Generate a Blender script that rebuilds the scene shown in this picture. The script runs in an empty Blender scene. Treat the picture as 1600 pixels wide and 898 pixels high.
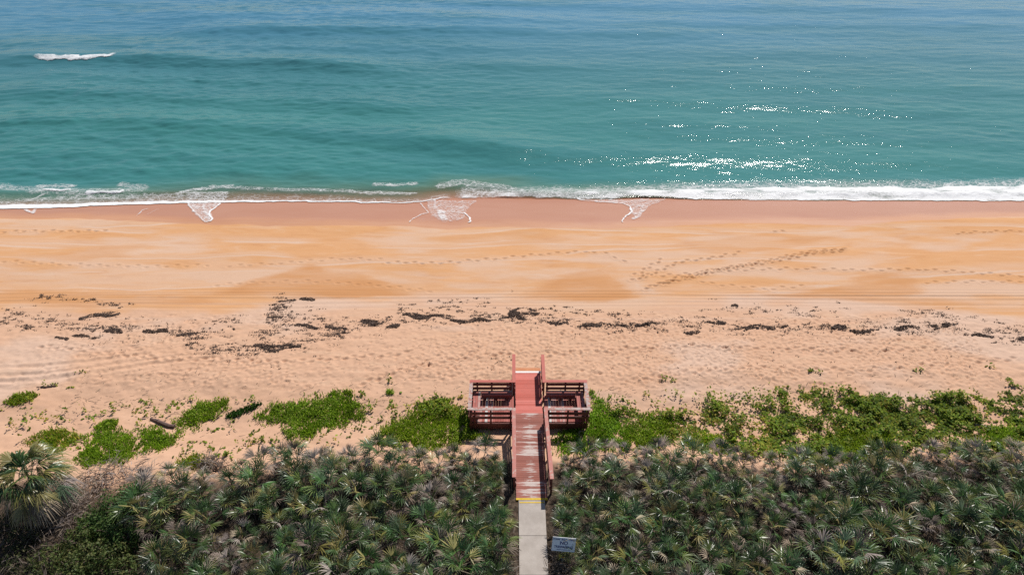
import bpy, math, random
import numpy as np
from mathutils import Vector
R = math.radians
random.seed(7); rng = np.random.default_rng(11)
S = bpy.context.scene
COL = S.collection

# ------------------------------------------------------------------ camera numbers (a drone 27.9 m up, looking out to sea)
CAM_Z, PITCH, FPX = 27.9, R(35.0), 1067.0
SEA_Z = -2.62
SUN_EL, SUN_AZ = R(50), R(26)          # azimuth measured from +Y towards +X

# ------------------------------------------------------------------ noise
_T = np.random.default_rng(3).random((256, 256))
def vnoise(x, y, s=0):
    x = np.asarray(x, float) + s*17.37; y = np.asarray(y, float) + s*9.11
    xi = np.floor(x).astype(int); yi = np.floor(y).astype(int)
    fx = x-xi; fy = y-yi
    fx = fx*fx*(3-2*fx); fy = fy*fy*(3-2*fy)
    a = _T[xi & 255, yi & 255]; b = _T[(xi+1) & 255, yi & 255]
    c = _T[xi & 255, (yi+1) & 255]; d = _T[(xi+1) & 255, (yi+1) & 255]
    return (a*(1-fx)+b*fx)*(1-fy)+(c*(1-fx)+d*fx)*fy
def fbm(x, y, s=0, o=4):
    v = 0; a = .5; t = 0
    for k in range(o):
        v = v + a*vnoise(x*2**k, y*2**k, s+k*5); t += a; a *= .5
    return v/t
def sstep(a, b, x):
    t = np.clip((x-a)/(b-a), 0, 1); return t*t*(3-2*t)

# ------------------------------------------------------------------ ground profile and photo-to-ground conversion
PY = np.array([-400, 5, 18, 21, 23, 25, 27, 29, 31, 34, 39, 46, 52.5, 57.5, 60, 66, 80, 140, 7000.])
PZ = np.array([.78, .78, .79, .79, .50, .05, -.20, -.16, -.10, -.30, -.72, -1.12, -1.65, -2.56, -2.85, -3.6, -5, -9, -12.])
def zprof(Y): return np.interp(Y, PY, PZ)
_sp, _cp = math.sin(PITCH), math.cos(PITCH)
def at(u, v, dz=0.0, z=None):
    """ground point seen at photo pixel (u, v); z fixes the height instead"""
    dx = (u-800)/FPX; dy = -(v-449)/FPX
    ry = _cp+dy*_sp; rz = -_sp+dy*_cp
    g = 0.0 if z is None else z
    for _ in range(12):
        t = (g-CAM_Z)/rz
        if z is None: g = .5*g+.5*(float(zprof(t*ry))+dz)
    t = (g-CAM_Z)/rz
    return (dx*t, ry*t, g)
def curve_y(pts, dz=0.0, z=None):
    """photo polyline -> function Y(X) on the ground"""
    p = np.array([at(u, v, dz, z) for u, v in pts])
    return lambda X: np.interp(X, p[:, 0], p[:, 1])
def ground_poly(pts): return np.array([at(u, v)[:2] for u, v in pts])
def inside(poly, X, Y):
    n = len(poly); r = np.zeros(np.shape(X), bool); j = n-1
    for i in range(n):
        xi, yi = poly[i]; xj, yj = poly[j]
        c = ((yi > Y) != (yj > Y)) & (X < (xj-xi)*(Y-yi)/(yj-yi+1e-12)+xi)
        r ^= c; j = i
    return r
def seg_dist(P, X, Y):
    d = np.full(np.shape(X), 1e9)
    for (x0, y0), (x1, y1) in zip(P[:-1], P[1:]):
        vx, vy = x1-x0, y1-y0; L = vx*vx+vy*vy+1e-12
        t = np.clip(((X-x0)*vx+(Y-y0)*vy)/L, 0, 1)
        d = np.minimum(d, np.hypot(X-x0-t*vx, Y-y0-t*vy))
    return d

# ------------------------------------------------------------------ mesh helpers
def np_mesh(name, V, F, mat, smooth=False, attrs=None, col=None):
    """V (n,3); F list of arrays of faces (m,3) or (m,4)"""
    me = bpy.data.meshes.new(name)
    V = np.asarray(V, np.float32)
    if not isinstance(F, (list, tuple)): F = [F]
    F = [np.asarray(f, np.int32) for f in F if len(f)]
    me.vertices.add(len(V)); me.vertices.foreach_set('co', V.ravel())
    loops = np.concatenate([f.ravel() for f in F]); tot = np.concatenate([np.full(len(f), f.shape[1], np.int32) for f in F])
    me.loops.add(len(loops)); me.loops.foreach_set('vertex_index', loops)
    me.polygons.add(len(tot)); me.polygons.foreach_set('loop_start', np.concatenate([[0], np.cumsum(tot)[:-1]]).astype(np.int32))
    if smooth: me.polygons.foreach_set('use_smooth', np.ones(len(tot), bool))
    me.update(calc_edges=True)
    for k, a in (attrs or {}).items():
        at_ = me.attributes.new(k, 'FLOAT', 'POINT'); at_.data.foreach_set('value', np.asarray(a, np.float32).ravel())
    if col is not None:
        c = me.attributes.new('col', 'FLOAT_COLOR', 'POINT')
        c.data.foreach_set('color', np.concatenate([np.asarray(col, np.float32), np.ones((len(V), 1), np.float32)], 1).ravel())
    me.materials.append(mat)
    return me
def link(name, data, parent=None, loc=(0, 0, 0)):
    o = bpy.data.objects.new(name, data); COL.objects.link(o); o.location = loc
    if parent is not None: o.parent = parent
    return o
def tag(o, label=None, cat=None, group=None, kind=None):
    if label: o['label'] = label
    if cat: o['category'] = cat
    if group: o['group'] = group
    if kind: o['kind'] = kind
    return o
def grid_faces(nx, ny, keep=None):
    i = np.arange(nx*ny).reshape(ny, nx)
    f = np.stack([i[:-1, :-1], i[:-1, 1:], i[1:, 1:], i[1:, :-1]], -1).reshape(-1, 4)
    return f if keep is None else f[keep.ravel()]
class MB:
    """collects boxes and tubes in world coordinates, builds ONE mesh object relative to its thing's base"""
    def __init__(s, org=(0, 0, 0)): s.v = []; s.f = []; s.org = Vector(org)
    def hexa(s, p):
        b = len(s.v); s.v += [Vector(q)-s.org for q in p]
        for q in ((0, 3, 2, 1), (4, 5, 6, 7), (0, 1, 5, 4), (1, 2, 6, 5), (2, 3, 7, 6), (3, 0, 4, 7)): s.f.append([b+i for i in q])
    def box(s, x0, x1, y0, y1, z0, z1):
        s.hexa([(x0, y0, z0), (x1, y0, z0), (x1, y1, z0), (x0, y1, z0), (x0, y0, z1), (x1, y0, z1), (x1, y1, z1), (x0, y1, z1)])
    def bar(s, a, b, w, h):
        """beam from a to b (top centre line), w wide across, h deep"""
        a = Vector(a); b = Vector(b); d = b-a; n = Vector((-d.y, d.x, 0)).normalized()*(w/2); k = Vector((0, 0, -h))
        s.hexa([a-n+k, a+n+k, b+n+k, b-n+k, a-n, a+n, b+n, b-n])
    def tube(s, pts, rad, n=6):
        rings = []
        for i, p in enumerate(pts):
            p = Vector(p); q0 = Vector(pts[max(i-1, 0)]); q1 = Vector(pts[min(i+1, len(pts)-1)])
            d = (q1-q0).normalized(); x = d.orthogonal().normalized(); y = d.cross(x)
            r = rad[i] if isinstance(rad, (list, tuple)) else rad
            b = len(s.v); rings.append(b)
            for k in range(n):
                a = 2*math.pi*k/n; s.v.append(p+(x*math.cos(a)+y*math.sin(a))*r-s.org)
        for b0, b1 in zip(rings, rings[1:]):
            for k in range(n): s.f.append([b0+k, b0+(k+1) % n, b1+(k+1) % n, b1+k])
        s.f.append([rings[0]+k for k in range(n)][::-1]); s.f.append([rings[-1]+k for k in range(n)])
    def build(s, name, mat, parent=None, loc=None):
        me = bpy.data.meshes.new(name); me.from_pydata([tuple(v) for v in s.v], [], s.f); me.update(); me.materials.append(mat)
        return link(name, me, parent, loc if loc is not None else (0, 0, 0))

# ------------------------------------------------------------------ material helpers
def new_mat(name):
    m = bpy.data.materials.new(name); m.use_nodes = True
    nt = m.node_tree; nt.nodes.clear()
    return m, nt
class N:
    def __init__(s, nt): s.nt = nt
    def n(s, t, **kw):
        x = s.nt.nodes.new(t)
        for k, v in kw.items():
            if k.startswith('_'): setattr(x, k[1:], v)
        return x
    def l(s, a, b): s.nt.links.new(a, b)
    def put(s, sock, v):
        if isinstance(v, bpy.types.NodeSocket): s.l(v, sock)
        elif hasattr(sock.default_value, '__len__') and not hasattr(v, '__len__'): sock.default_value = (v,)*len(sock.default_value)
        elif hasattr(v, '__len__') and len(sock.default_value) == 4 and len(v) == 3: sock.default_value = (*v, 1)
        else: sock.default_value = v
    def math(s, op, a, b=0.0, c=None, clamp=False):
        x = s.nt.nodes.new('ShaderNodeMath'); x.operation = op; x.use_clamp = clamp
        s.put(x.inputs[0], a); s.put(x.inputs[1], b)
        if c is not None: s.put(x.inputs[2], c)
        return x.outputs[0]
    def mix(s, f, a, b, mode='MIX'):
        x = s.nt.nodes.new('ShaderNodeMix'); x.data_type = 'RGBA'; x.blend_type = mode
        s.put(x.inputs[0], f); s.put(x.inputs[6], a); s.put(x.inputs[7], b); return x.outputs[2]
    def step(s, a, b, v):
        x = s.nt.nodes.new('ShaderNodeMapRange'); x.interpolation_type = 'SMOOTHSTEP'
        s.put(x.inputs[0], v); s.put(x.inputs[1], a); s.put(x.inputs[2], b); return x.outputs[0]
    def attr(s, name):
        x = s.nt.nodes.new('ShaderNodeAttribute'); x.attribute_name = name; return x
    def coord(s, sc=(1, 1, 1), which='Object', rot=(0, 0, 0)):
        t = s.nt.nodes.new('ShaderNodeTexCoord'); m = s.nt.nodes.new('ShaderNodeMapping')
        m.inputs['Scale'].default_value = sc; m.inputs['Rotation'].default_value = rot
        s.l(t.outputs[which], m.inputs[0]); return m.outputs[0]
    def noise(s, vec, scale, detail=4, rough=.55, dist=0.0):
        x = s.nt.nodes.new('ShaderNodeTexNoise'); s.l(vec, x.inputs['Vector'])
        x.inputs['Scale'].default_value = scale; x.inputs['Detail'].default_value = detail
        x.inputs['Roughness'].default_value = rough; x.inputs['Distortion'].default_value = dist
        return x.outputs[0]
    def voro(s, vec, scale, feature='DISTANCE_TO_EDGE'):
        x = s.nt.nodes.new('ShaderNodeTexVoronoi'); x.feature = feature; s.l(vec, x.inputs['Vector']); x.inputs['Scale'].default_value = scale
        return x.outputs['Distance']
    def bump(s, h, strength=.3, dist=.02):
        x = s.nt.nodes.new('ShaderNodeBump'); s.put(x.inputs['Height'], h); x.inputs['Strength'].default_value = strength; x.inputs['Distance'].default_value = dist
        return x.outputs[0]
    def principled(s, base, rough=.8, normal=None, spec=.5, ior=1.5):
        p = s.nt.nodes.new('ShaderNodeBsdfPrincipled')
        s.put(p.inputs['Base Color'], base); s.put(p.inputs['Roughness'], rough); p.inputs['IOR'].default_value = ior
        s.put(p.inputs['Specular IOR Level'], spec)
        if normal is not None: s.l(normal, p.inputs['Normal'])
        return p
    def out(s, sh):
        o = s.nt.nodes.new('ShaderNodeOutputMaterial'); s.l(sh, o.inputs[0])

def mat_sand():
    m, nt = new_mat('sand'); g = N(nt)
    co = g.coord(); cs = g.coord((.35, 1, 1))
    n1 = g.noise(cs, .5, 6, .6, .6); n2 = g.noise(co, 9, 5, .7); n3 = g.noise(co, 60, 3, .6)
    damp = g.attr('damp').outputs['Fac']; wet = g.attr('wet').outputs['Fac']; pale = g.attr('pale').outputs['Fac']; lit = g.attr('litter').outputs['Fac']
    dry_c = g.mix(n1, (.53, .31, .195), (.60, .385, .265))
    damp_c = g.mix(n1, (.53, .268, .115), (.60, .33, .168))
    c = g.mix(damp, dry_c, damp_c)
    wsp = g.noise(g.coord((.22, .85, 1), rot=(0, 0, R(6))), .9, 9, .66, 1.6)
    c = g.mix(g.math('MULTIPLY', g.step(.52, .72, wsp), .42), c, (.60, .41, .28))
    c = g.mix(g.math('MULTIPLY', g.math('MULTIPLY', g.step(.50, .30, wsp), damp), .45), c, (.45, .205, .085))
    c = g.mix(g.math('MULTIPLY', g.attr('dark').outputs['Fac'], .72), c, (.47, .215, .085))
    c = g.mix(pale, c, (.58, .435, .35))
    c = g.mix(g.math('MULTIPLY', g.step(.45, .75, n2), .22), c, (.40, .22, .12))
    c = g.mix(g.math('MULTIPLY', g.step(.62, .72, n3), g.math('SUBTRACT', .35, g.math('MULTIPLY', damp, .3))), c, (.36, .21, .13))
    wet_c = g.mix(n1, (.40, .165, .090), (.46, .225, .145))
    c = g.mix(wet, c, wet_c)
    lc = g.mix(g.step(.4, .75, g.noise(co, 5, 6, .7)), (.025, .019, .013), (.15, .11, .08))  # leaf litter, its dark tone deepened to paint shade between the palmettos
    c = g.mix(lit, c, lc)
    c = g.mix(g.math('MULTIPLY', g.math('SUBTRACT', 1.25, damp), g.math('MULTIPLY', g.step(.5, .75, g.noise(co, 2.3, 6, .7)), .28)), c, g.mix(.5, c, (.30, .18, .12)))
    rough = g.math('SUBTRACT', .93, g.math('MULTIPLY', wet, .60))
    n4 = g.noise(co, 22, 3, .7)
    c = g.mix(g.math('MULTIPLY', g.step(.35, .7, n4), .16), c, g.mix(.5, c, (.25, .15, .10)))
    hb = g.math('ADD', g.math('ADD', n2, n4), g.math('MULTIPLY', n3, .5))
    st = g.math('MULTIPLY', g.math('SUBTRACT', 1, wet), hb)
    b = g.bump(st, .35, .03)
    g.out(g.principled(c, rough, b, g.math('ADD', .15, g.math('MULTIPLY', wet, .22))).outputs[0]); return m

def mat_sea():
    m, nt = new_mat('sea_water'); g = N(nt)
    co = g.coord()
    far = g.attr('far').outputs['Fac']; sh = g.attr('shallow').outputs['Fac']; al = g.attr('alpha').outputs['Fac']
    big = g.noise(g.coord((.03, .12, 1)), 1, 4, .55, .3)
    c = g.mix(g.step(0, .55, far), (.046, .190, .180), (.052, .175, .208))
    c = g.mix(g.step(.35, .95, far), c, (.065, .205, .310))  # water colour lifted and bluer with distance, sky reflection partly painted in
    c = g.mix(g.math('MULTIPLY', g.step(.4, .7, big), .45), c, (.032, .145, .160))
    c = g.mix(g.math('MULTIPLY', sh, .85), c, (.15, .19, .10))
    w1 = g.noise(g.coord((.8, 1.7, 1), rot=(0, 0, R(12))), 1.1, 8, .62, .4)
    w2 = g.noise(g.coord((1.6, 3.2, 1), rot=(0, 0, R(-9))), 2.2, 3, .6, .3)
    w3 = g.noise(g.coord((.35, .8, 1), rot=(0, 0, R(5))), .8, 3, .5, .2)
    h = g.math('ADD', g.math('ADD', w1, g.math('MULTIPLY', w2, .4)), g.math('MULTIPLY', w3, .9))
    b = g.bump(h, 1.0, .043)
    p = g.principled(c, .105, b, .42, 1.333)
    t = nt.nodes.new('ShaderNodeBsdfTransparent'); mx = nt.nodes.new('ShaderNodeMixShader')
    g.l(al, mx.inputs[0]); g.l(t.outputs[0], mx.inputs[1]); g.l(p.outputs[0], mx.inputs[2])
    g.out(mx.outputs[0]); return m

def mat_foam():
    m, nt = new_mat('foam'); g = N(nt)
    d = g.attr('foam').outputs['Fac']; sol = g.attr('solid').outputs['Fac']
    co = g.coord((.6, 1, 1))
    wv = nt.nodes.new('ShaderNodeTexNoise'); wv.inputs['Scale'].default_value = .9; wv.inputs['Detail'].default_value = 5; g.l(co, wv.inputs['Vector'])
    mxv = nt.nodes.new('ShaderNodeMix'); mxv.data_type = 'RGBA'; mxv.blend_type = 'LINEAR_LIGHT'; mxv.inputs[0].default_value = .55
    g.l(co, mxv.inputs[6]); g.l(wv.outputs['Color'], mxv.inputs[7]); wc = mxv.outputs[2]
    v1 = g.voro(wc, 1.9); v2 = g.voro(wc, 6.5)
    lace = g.math('MAXIMUM', g.math('SUBTRACT', 1, g.math('MULTIPLY', v1, 7)), g.math('MULTIPLY', g.math('SUBTRACT', 1, g.math('MULTIPLY', v2, 5)), .85), None, True)
    nz = g.noise(g.coord((1, 1.5, 1)), 5, 6, .7)
    nl = g.noise(g.coord((.5, 1, 1)), 1.1, 5, .65)
    body = g.math('ADD', g.math('MULTIPLY', lace, .42), g.math('ADD', g.math('MULTIPLY', nz, .35), g.math('MULTIPLY', nl, .42)))
    th = g.math('SUBTRACT', 1.0, g.math('MULTIPLY', d, .92))
    a1 = g.math('MULTIPLY', g.step(g.math('SUBTRACT', th, .06), g.math('ADD', th, .5), body), .80)
    a2 = g.step(.30, .78, g.math('ADD', g.math('SUBTRACT', sol, .5), g.math('ADD', g.math('MULTIPLY', nz, .65), g.math('MULTIPLY', nl, .35))))
    a2 = g.math('MULTIPLY', a2, g.step(0, .35, sol))
    a = g.math('MAXIMUM', g.math('MULTIPLY', a1, g.step(0, .12, d)), a2)
    a = g.math('MULTIPLY', a, .92)
    b = g.bump(nz, .5, .08)
    p = g.principled((.80, .80, .80), .6, b, .3)
    t = nt.nodes.new('ShaderNodeBsdfTransparent'); mx = nt.nodes.new('ShaderNodeMixShader')
    g.l(a, mx.inputs[0]); g.l(t.outputs[0], mx.inputs[1]); g.l(p.outputs[0], mx.inputs[2])
    g.out(mx.outputs[0]); return m

def island_var(g, amount):
    x = g.nt.nodes.new('ShaderNodeNewGeometry'); return g.math('MULTIPLY', g.math('SUBTRACT', x.outputs['Random Per Island'], .5), amount)

def mat_paint(name, base, worn, wear, streak=(1.2, 9, 1), center=0.0, dirt=.25, var=.35):
    """painted boards: per-board tint, paint rubbed through to bare wood"""
    m, nt = new_mat(name); g = N(nt)
    co = g.coord(); n1 = g.noise(g.coord(streak), 1.6, 7, .68, .3); n2 = g.noise(co, 3.1, 5, .6); n3 = g.noise(co, 26, 4, .6)
    iv = island_var(g, var)
    hs = nt.nodes.new('ShaderNodeHueSaturation'); g.put(hs.inputs['Color'], base)
    g.put(hs.inputs['Value'], g.math('ADD', 1, iv)); g.put(hs.inputs['Saturation'], g.math('ADD', .98, g.math('MULTIPLY', iv, -.4)))
    c = g.mix(g.math('MULTIPLY', g.step(.4, .75, n2), dirt), hs.outputs[0], tuple(x*.55+.02 for x in base))
    c = g.mix(g.math('MULTIPLY', g.step(.5, .7, n3), .14), c, (.42, .30, .24))
    t = nt.nodes.new('ShaderNodeTexCoord'); sx = nt.nodes.new('ShaderNodeSeparateXYZ'); g.l(t.outputs['Object'], sx.inputs[0])
    cen = g.math('MULTIPLY', g.math('ABSOLUTE', sx.outputs[0]), center)
    v = g.math('ADD', g.math('SUBTRACT', n1, cen), g.math('MULTIPLY', iv, .5))
    w = g.step(1-wear, 1-wear+.07, v)
    wc = g.mix(n3, worn, tuple(x*.72 for x in worn))
    c = g.mix(g.math('MULTIPLY', w, .92), c, wc)
    g.out(g.principled(c, g.math('ADD', .6, g.math('MULTIPLY', w, .25)), g.bump(g.math('SUBTRACT', n3, w), .3, .006), .3).outputs[0]); return m

def mat_plain(name, a, b, scale=4, rough=.8, spec=.3, bump=.3):
    m, nt = new_mat(name); g = N(nt); co = g.coord()
    n = g.noise(co, scale, 6, .65); k = g.noise(co, scale*9, 3, .6)
    c = g.mix(g.step(.3, .7, n), a, b); c = g.mix(g.math('MULTIPLY', k, .25), c, tuple(x*.6 for x in a))
    g.out(g.principled(c, rough, g.bump(k, bump, .01), spec).outputs[0]); return m

def mat_leaf(name, rough=.42, spec=.5, objvar=.35, trans=.25):
    m, nt = new_mat(name); g = N(nt)
    c = g.attr('col').outputs['Color']
    oi = nt.nodes.new('ShaderNodeObjectInfo')
    hs = nt.nodes.new('ShaderNodeHueSaturation'); g.l(c, hs.inputs['Color'])
    g.put(hs.inputs['Value'], g.math('ADD', 1-objvar/2, g.math('MULTIPLY', oi.outputs['Random'], objvar)))
    g.put(hs.inputs['Hue'], g.math('ADD', .485, g.math('MULTIPLY', oi.outputs['Random'], .03)))
    p = g.principled(hs.outputs[0], rough, None, spec)
    if trans:
        tr = nt.nodes.new('ShaderNodeBsdfTranslucent'); g.l(hs.outputs[0], tr.inputs[0])
        mx = nt.nodes.new('ShaderNodeMixShader'); mx.inputs[0].default_value = trans
        g.l(p.outputs[0], mx.inputs[1]); g.l(tr.outputs[0], mx.inputs[2]); g.out(mx.outputs[0])
    else: g.out(p.outputs[0])
    return m

M = dict(
    sand=mat_sand(), sea=mat_sea(), foam=mat_foam(),
    red=mat_paint('red_painted_boards', (.50, .098, .068), (.50, .36, .32), .22, var=.30),
    ramp_rail=mat_paint('dusty_ramp_rail_paint', (.40, .135, .105), (.50, .36, .31), .46, (3, 2, 3), dirt=.3, var=.25),
    rail=mat_paint('faded_red_rail_paint', (.42, .092, .066), (.46, .36, .32), .30, (3, 3, 3), dirt=.3, var=.2),
    grey_rail=mat_paint('weathered_rail_paint', (.36, .13, .10), (.50, .42, .38), .56, (3, 5, 3), dirt=.3, var=.2),
    ramp=mat_paint('worn_ramp_boards', (.27, .075, .050), (.60, .51, .47), .545, (1.0, 9, 1), .26, .4, .5),
    frame=mat_paint('shade_dark_red_timber', (.15, .040, .030), (.34, .25, .21), .25, (3, 3, 3), dirt=.4, var=.3),  # red timber darkened, shade of the sides away from the sun painted in
    wing=mat_paint('weathered_wing_boards', (.36, .085, .065), (.50, .38, .34), .38, (8, 1.2, 1), dirt=.4, var=.7),
    bare=mat_plain('bare_grey_timber', (.52, .47, .44), (.64, .60, .57), 6),
    white=mat_plain('white_edge_paint', (.72, .68, .66), (.82, .78, .76), 8),
    yellow=mat_plain('yellow_edge_paint', (.58, .38, .03), (.70, .48, .06), 9),
    step=mat_plain('sandy_step_timber', (.50, .19, .09), (.60, .28, .14), 6),
    concrete=mat_plain('concrete', (.36, .315, .28), (.46, .41, .37), 1.6, .9, .2),
    leaf=mat_leaf('palmetto_leaf', .34, .42, .45, .20), dead=mat_leaf('dead_frond', .7, .2, .3, .15),
    shrub=mat_leaf('shrub_leaf', .6, .25, .25, .3), herb=mat_leaf('dune_plant_leaf', .6, .2, .15, .45),
    weed=mat_plain('dark_seaweed', (.080, .048, .036), (.16, .105, .078), 9, .75, .3),
    bark=mat_plain('palm_bark', (.16, .12, .09), (.26, .20, .16), 7, .95),
    drift=mat_plain('brown_driftwood', (.09, .055, .045), (.20, .13, .11), 5, .9),
    pale=mat_plain('bleached_driftwood', (.48, .42, .37), (.62, .56, .50), 5, .9),
    post=mat_plain('grey_white_post', (.58, .58, .60), (.68, .68, .70), 6),
    board=mat_plain('pale_sign_face', (.90, .90, .91), (.93, .93, .94), 5, .5),
    ink=mat_plain('blue_sign_lettering', (.03, .03, .16), (.05, .05, .22), 5, .6),
    placard=mat_plain('yellow_placard_face', (.60, .42, .05), (.70, .52, .10), 9, .6),
    orange=mat_plain('orange_placard_mark', (.62, .20, .03), (.66, .26, .05), 9, .6),
    olive=mat_plain('green_placard_mark', (.30, .32, .03), (.38, .38, .05), 9, .6),
)

# ------------------------------------------------------------------ the beach: one sheet from behind the dune out under the sea
WET = curve_y([(-200, 338), (0, 340), (200, 343), (330, 352), (640, 353), (700, 358), (740, 354), (960, 357), (1100, 351), (1180, 347), (1330, 354), (1400, 346), (1600, 339), (1800, 338)])
DAMP = curve_y([(-200, 486), (0, 488), (150, 487), (330, 488), (420, 478), (470, 464), (560, 470), (700, 462), (800, 468), (880, 492), (1000, 484), (1060, 470), (1200, 462), (1330, 468), (1420, 480), (1600, 500), (1800, 505)])
def wet_edge(X): return WET(X)+.7*(fbm(X*.22, X*0, 131, 3)-.5)+.25*(fbm(X*.9, X*0, 133, 2)-.5)
def make_ground():
    dx = .085
    xs = np.concatenate([[-7000, -3000, -1200, -500, -250, -150, -100, -75], np.arange(-58, -47, .5), np.arange(-47, 47.01, dx), np.arange(47.5, 58, .5), [75, 100, 150, 250, 500, 1200, 3000, 7000]])
    ys = np.concatenate([[-400, -200, -100, -50, -20, 0, 6, 10], np.arange(12, 22.6, .2), np.arange(22.7, 60, dx), np.arange(60.3, 72, .6), [76, 82, 90, 110, 140, 200, 400, 1000, 3000, 7000]])
    X, Y = np.meshgrid(xs, ys)
    Z = zprof(Y)
    near = sstep(-3, 3, 60-np.abs(X))*sstep(8, 14, Y)*(1-sstep(58, 62, Y))
    # gentle relief: beach cusps on the damp face, soft hummocks on the dune foot
    mid = sstep(36, 42, Y)*(1-sstep(52, 55, Y))
    Z = Z+near*mid*.22*(fbm(X*.09, Y*.16, 2, 3)-.5)
    dune = sstep(22, 25, Y)*(1-sstep(29, 33, Y))
    Z = Z+near*dune*.30*(fbm(X*.35, Y*.5, 5, 4)-.5)*(1-.8*np.exp(-((X-.95)/3.6)**2))
    foot = sstep(29, 31, Y)*(1-sstep(36.5, 39, Y))            # trampled dry sand
    dmp = sstep(0, 1, 0)
    dl = Y-(DAMP(X)+1.6*(fbm(X*.35, Y*.9, 8, 4)-.5))
    damp = sstep(-.5, .9, dl)
    ch = fbm(X*2.1, Y*3.0, 12, 4)
    Z = Z+near*(foot*(1-damp*.8)*.11*(ch-.5)+dune*.08*(ch-.5)+mid*.012*(fbm(X*1.2, Y*4, 15, 3)-.5))
    # individual scuffs and footprints in the dry sand
    r2 = np.random.default_rng(5)
    Zf = Z.copy()
    ix0 = int(np.searchsorted(xs, -47)); iy0 = int(np.searchsorted(ys, 22.7))
    def dent(px, py, a, l, w, dep):
        i = ix0+int((px+47)/dx); j = iy0+int((py-22.7)/dx); k = int(math.ceil(max(l, w)*2.2/dx))
        i0, i1, j0, j1 = max(i-k, 0), min(i+k+1, len(xs)), max(j-k, 0), min(j+k+1, len(ys))
        if i1 <= i0 or j1 <= j0: return
        xx = X[j0:j1, i0:i1]-px; yy = Y[j0:j1, i0:i1]-py
        c, s_ = math.cos(a), math.sin(a); p = (xx*c+yy*s_)/l; q = (-xx*s_+yy*c)/w; r = p*p+q*q
        Zf[j0:j1, i0:i1] += -dep*np.exp(-r*1.3)+dep*.45*np.exp(-(np.sqrt(r)-1.5)**2*5)
    for _ in range(15000):
        px = r2.uniform(-30, 30); py = 29.5+8*r2.beta(1.3, 1.5)
        if -2.6 < px < 4.4 and py < 29: continue
        if r2.random() > .12+.9*float(sstep(.40, .62, fbm(px*.16, py*.35, 18, 3)))*float(sstep(-30, -6, px)*.7+.3): continue
        dent(px, py, r2.normal(0, .9), r2.uniform(.08, .19), r2.uniform(.05, .11), r2.uniform(.015, .060))
    trails = [([(1325, 388), (1270, 392), (1190, 410), (1110, 424), (1060, 436), (1005, 452)], 2.6, .05),
              ([(1322, 391), (1280, 394), (1200, 411), (1120, 424), (1070, 436), (1030, 446)], 2.6, .05),
              ([(1160, 394), (1120, 402), (1060, 410), (1010, 432), (985, 440)], 2.0, .05),
              ([(1036, 405), (1010, 420), (990, 432)], 2.0, .05),
              ([(0, 362), (60, 361), (170, 360)], 1.5, .045), ([(1205, 360), (1230, 360)], 1.5, .05), ([(1490, 365), (1540, 362), (1598, 361)], 1.7, .045),
              ([(600, 410), (680, 412), (780, 404), (850, 396), (920, 392), (955, 398), (980, 412)], 1.5, .045),
              ([(1000, 434), (1130, 424), (1250, 420), (1340, 423), (1440, 422), (1600, 432)], 1.6, .045),
              ([(1060, 432), (1120, 446), (1200, 452), (1260, 448)], 1.4, .035), ([(1440, 442), (1500, 441), (1600, 441)], 1.5, .035),
              ([(0, 408), (100, 413), (220, 416), (330, 414)], 1.4, .03), ([(330, 446), (420, 440), (520, 441), (600, 446), (680, 456)], 1.4, .025), ([(350, 416), (430, 412), (540, 404), (600, 406)], 1.4, .03)]
    trails += [([(560, 600), (640, 575), (720, 560), (800, 552)], 2.2, .05), ([(850, 556), (960, 545), (1100, 540), (1300, 548), (1500, 545)], 2.0, .05), ([(1000, 590), (1150, 575), (1350, 578), (1590, 560)], 2.0, .045), ([(60, 540), (250, 560), (450, 566), (640, 552)], 2.0, .045)]
    for P, dens, dep in trails:
        g = np.array([at(u, v)[:2] for u, v in P])
        for (a, b) in zip(g[:-1], g[1:]):
            L = np.hypot(*(b-a)); n = max(1, int(L*dens)); an = math.atan2(b[1]-a[1], b[0]-a[0])
            for k in range(n):
                t = (k+.5)/n; p = a+(b-a)*t; sd = (.12 if k % 2 else -.12)
                dent(p[0]-math.sin(an)*sd+r2.normal(0, .03), p[1]+math.cos(an)*sd+r2.normal(0, .03), an+r2.normal(0, .15), .21, .12, dep*2.0)
    Z = Zf
    # wheel tracks of the beach patrol along the berm, and faint curved ones by the dune
    for v, dep, wob in ((459, .02, .25), (462.5, .028, .25), (465, .028, .25), (468.5, .02, .35), (474, .014, .5), (480, .012, .6), (456, .012, .4)):
        y0 = at(800, v)[1]
        yc = y0+wob*(fbm(X*.04, X*0+v*.3, 21, 2)-.5)*2
        Z = Z-near*dep*(np.exp(-((Y-yc)/.11)**2)-.6*np.exp(-((np.abs(Y-yc)-.22)/.09)**2))*(.6+.6*vnoise(X*.3, X*0+v, 3))
    for P in ([(-60, 590), (60, 584), (150, 573), (240, 560), (330, 552)], [(-60, 600), (60, 594), (160, 581), (250, 567), (340, 558)], [(-60, 577), (60, 572), (150, 563), (230, 553)]):
        gp = np.array([at(u, v)[:2] for u, v in P]); sel = (X < -8) & (Y > 29) & (Y < 35)
        d = seg_dist(gp, X[sel], Y[sel]); Z[sel] += -.04*np.exp(-(d/.13)**2)+.022*np.exp(-((d-.28)/.1)**2)
    # scoured hollow and drift under the deck end
    Z = Z-.10*np.exp(-((X+.6)/.9)**2-((Y-30.2)/.7)**2)
    # ---- surface zones (colour of the sand itself: dry, damp, soaked, salt-pale, leaf litter)
    wd = Y-(wet_edge(X)+.25*(fbm(X*.5, Y*.5, 31, 3)-.5)); wet = sstep(-.12, .18, wd)*(.62+.38*sstep(.2, 2.2, wd+1.2*(fbm(X*.3, Y*.8, 33, 4)-.5)))
    pale = np.zeros_like(X)
    dampm = damp.copy(); dark = np.zeros_like(X)
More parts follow.
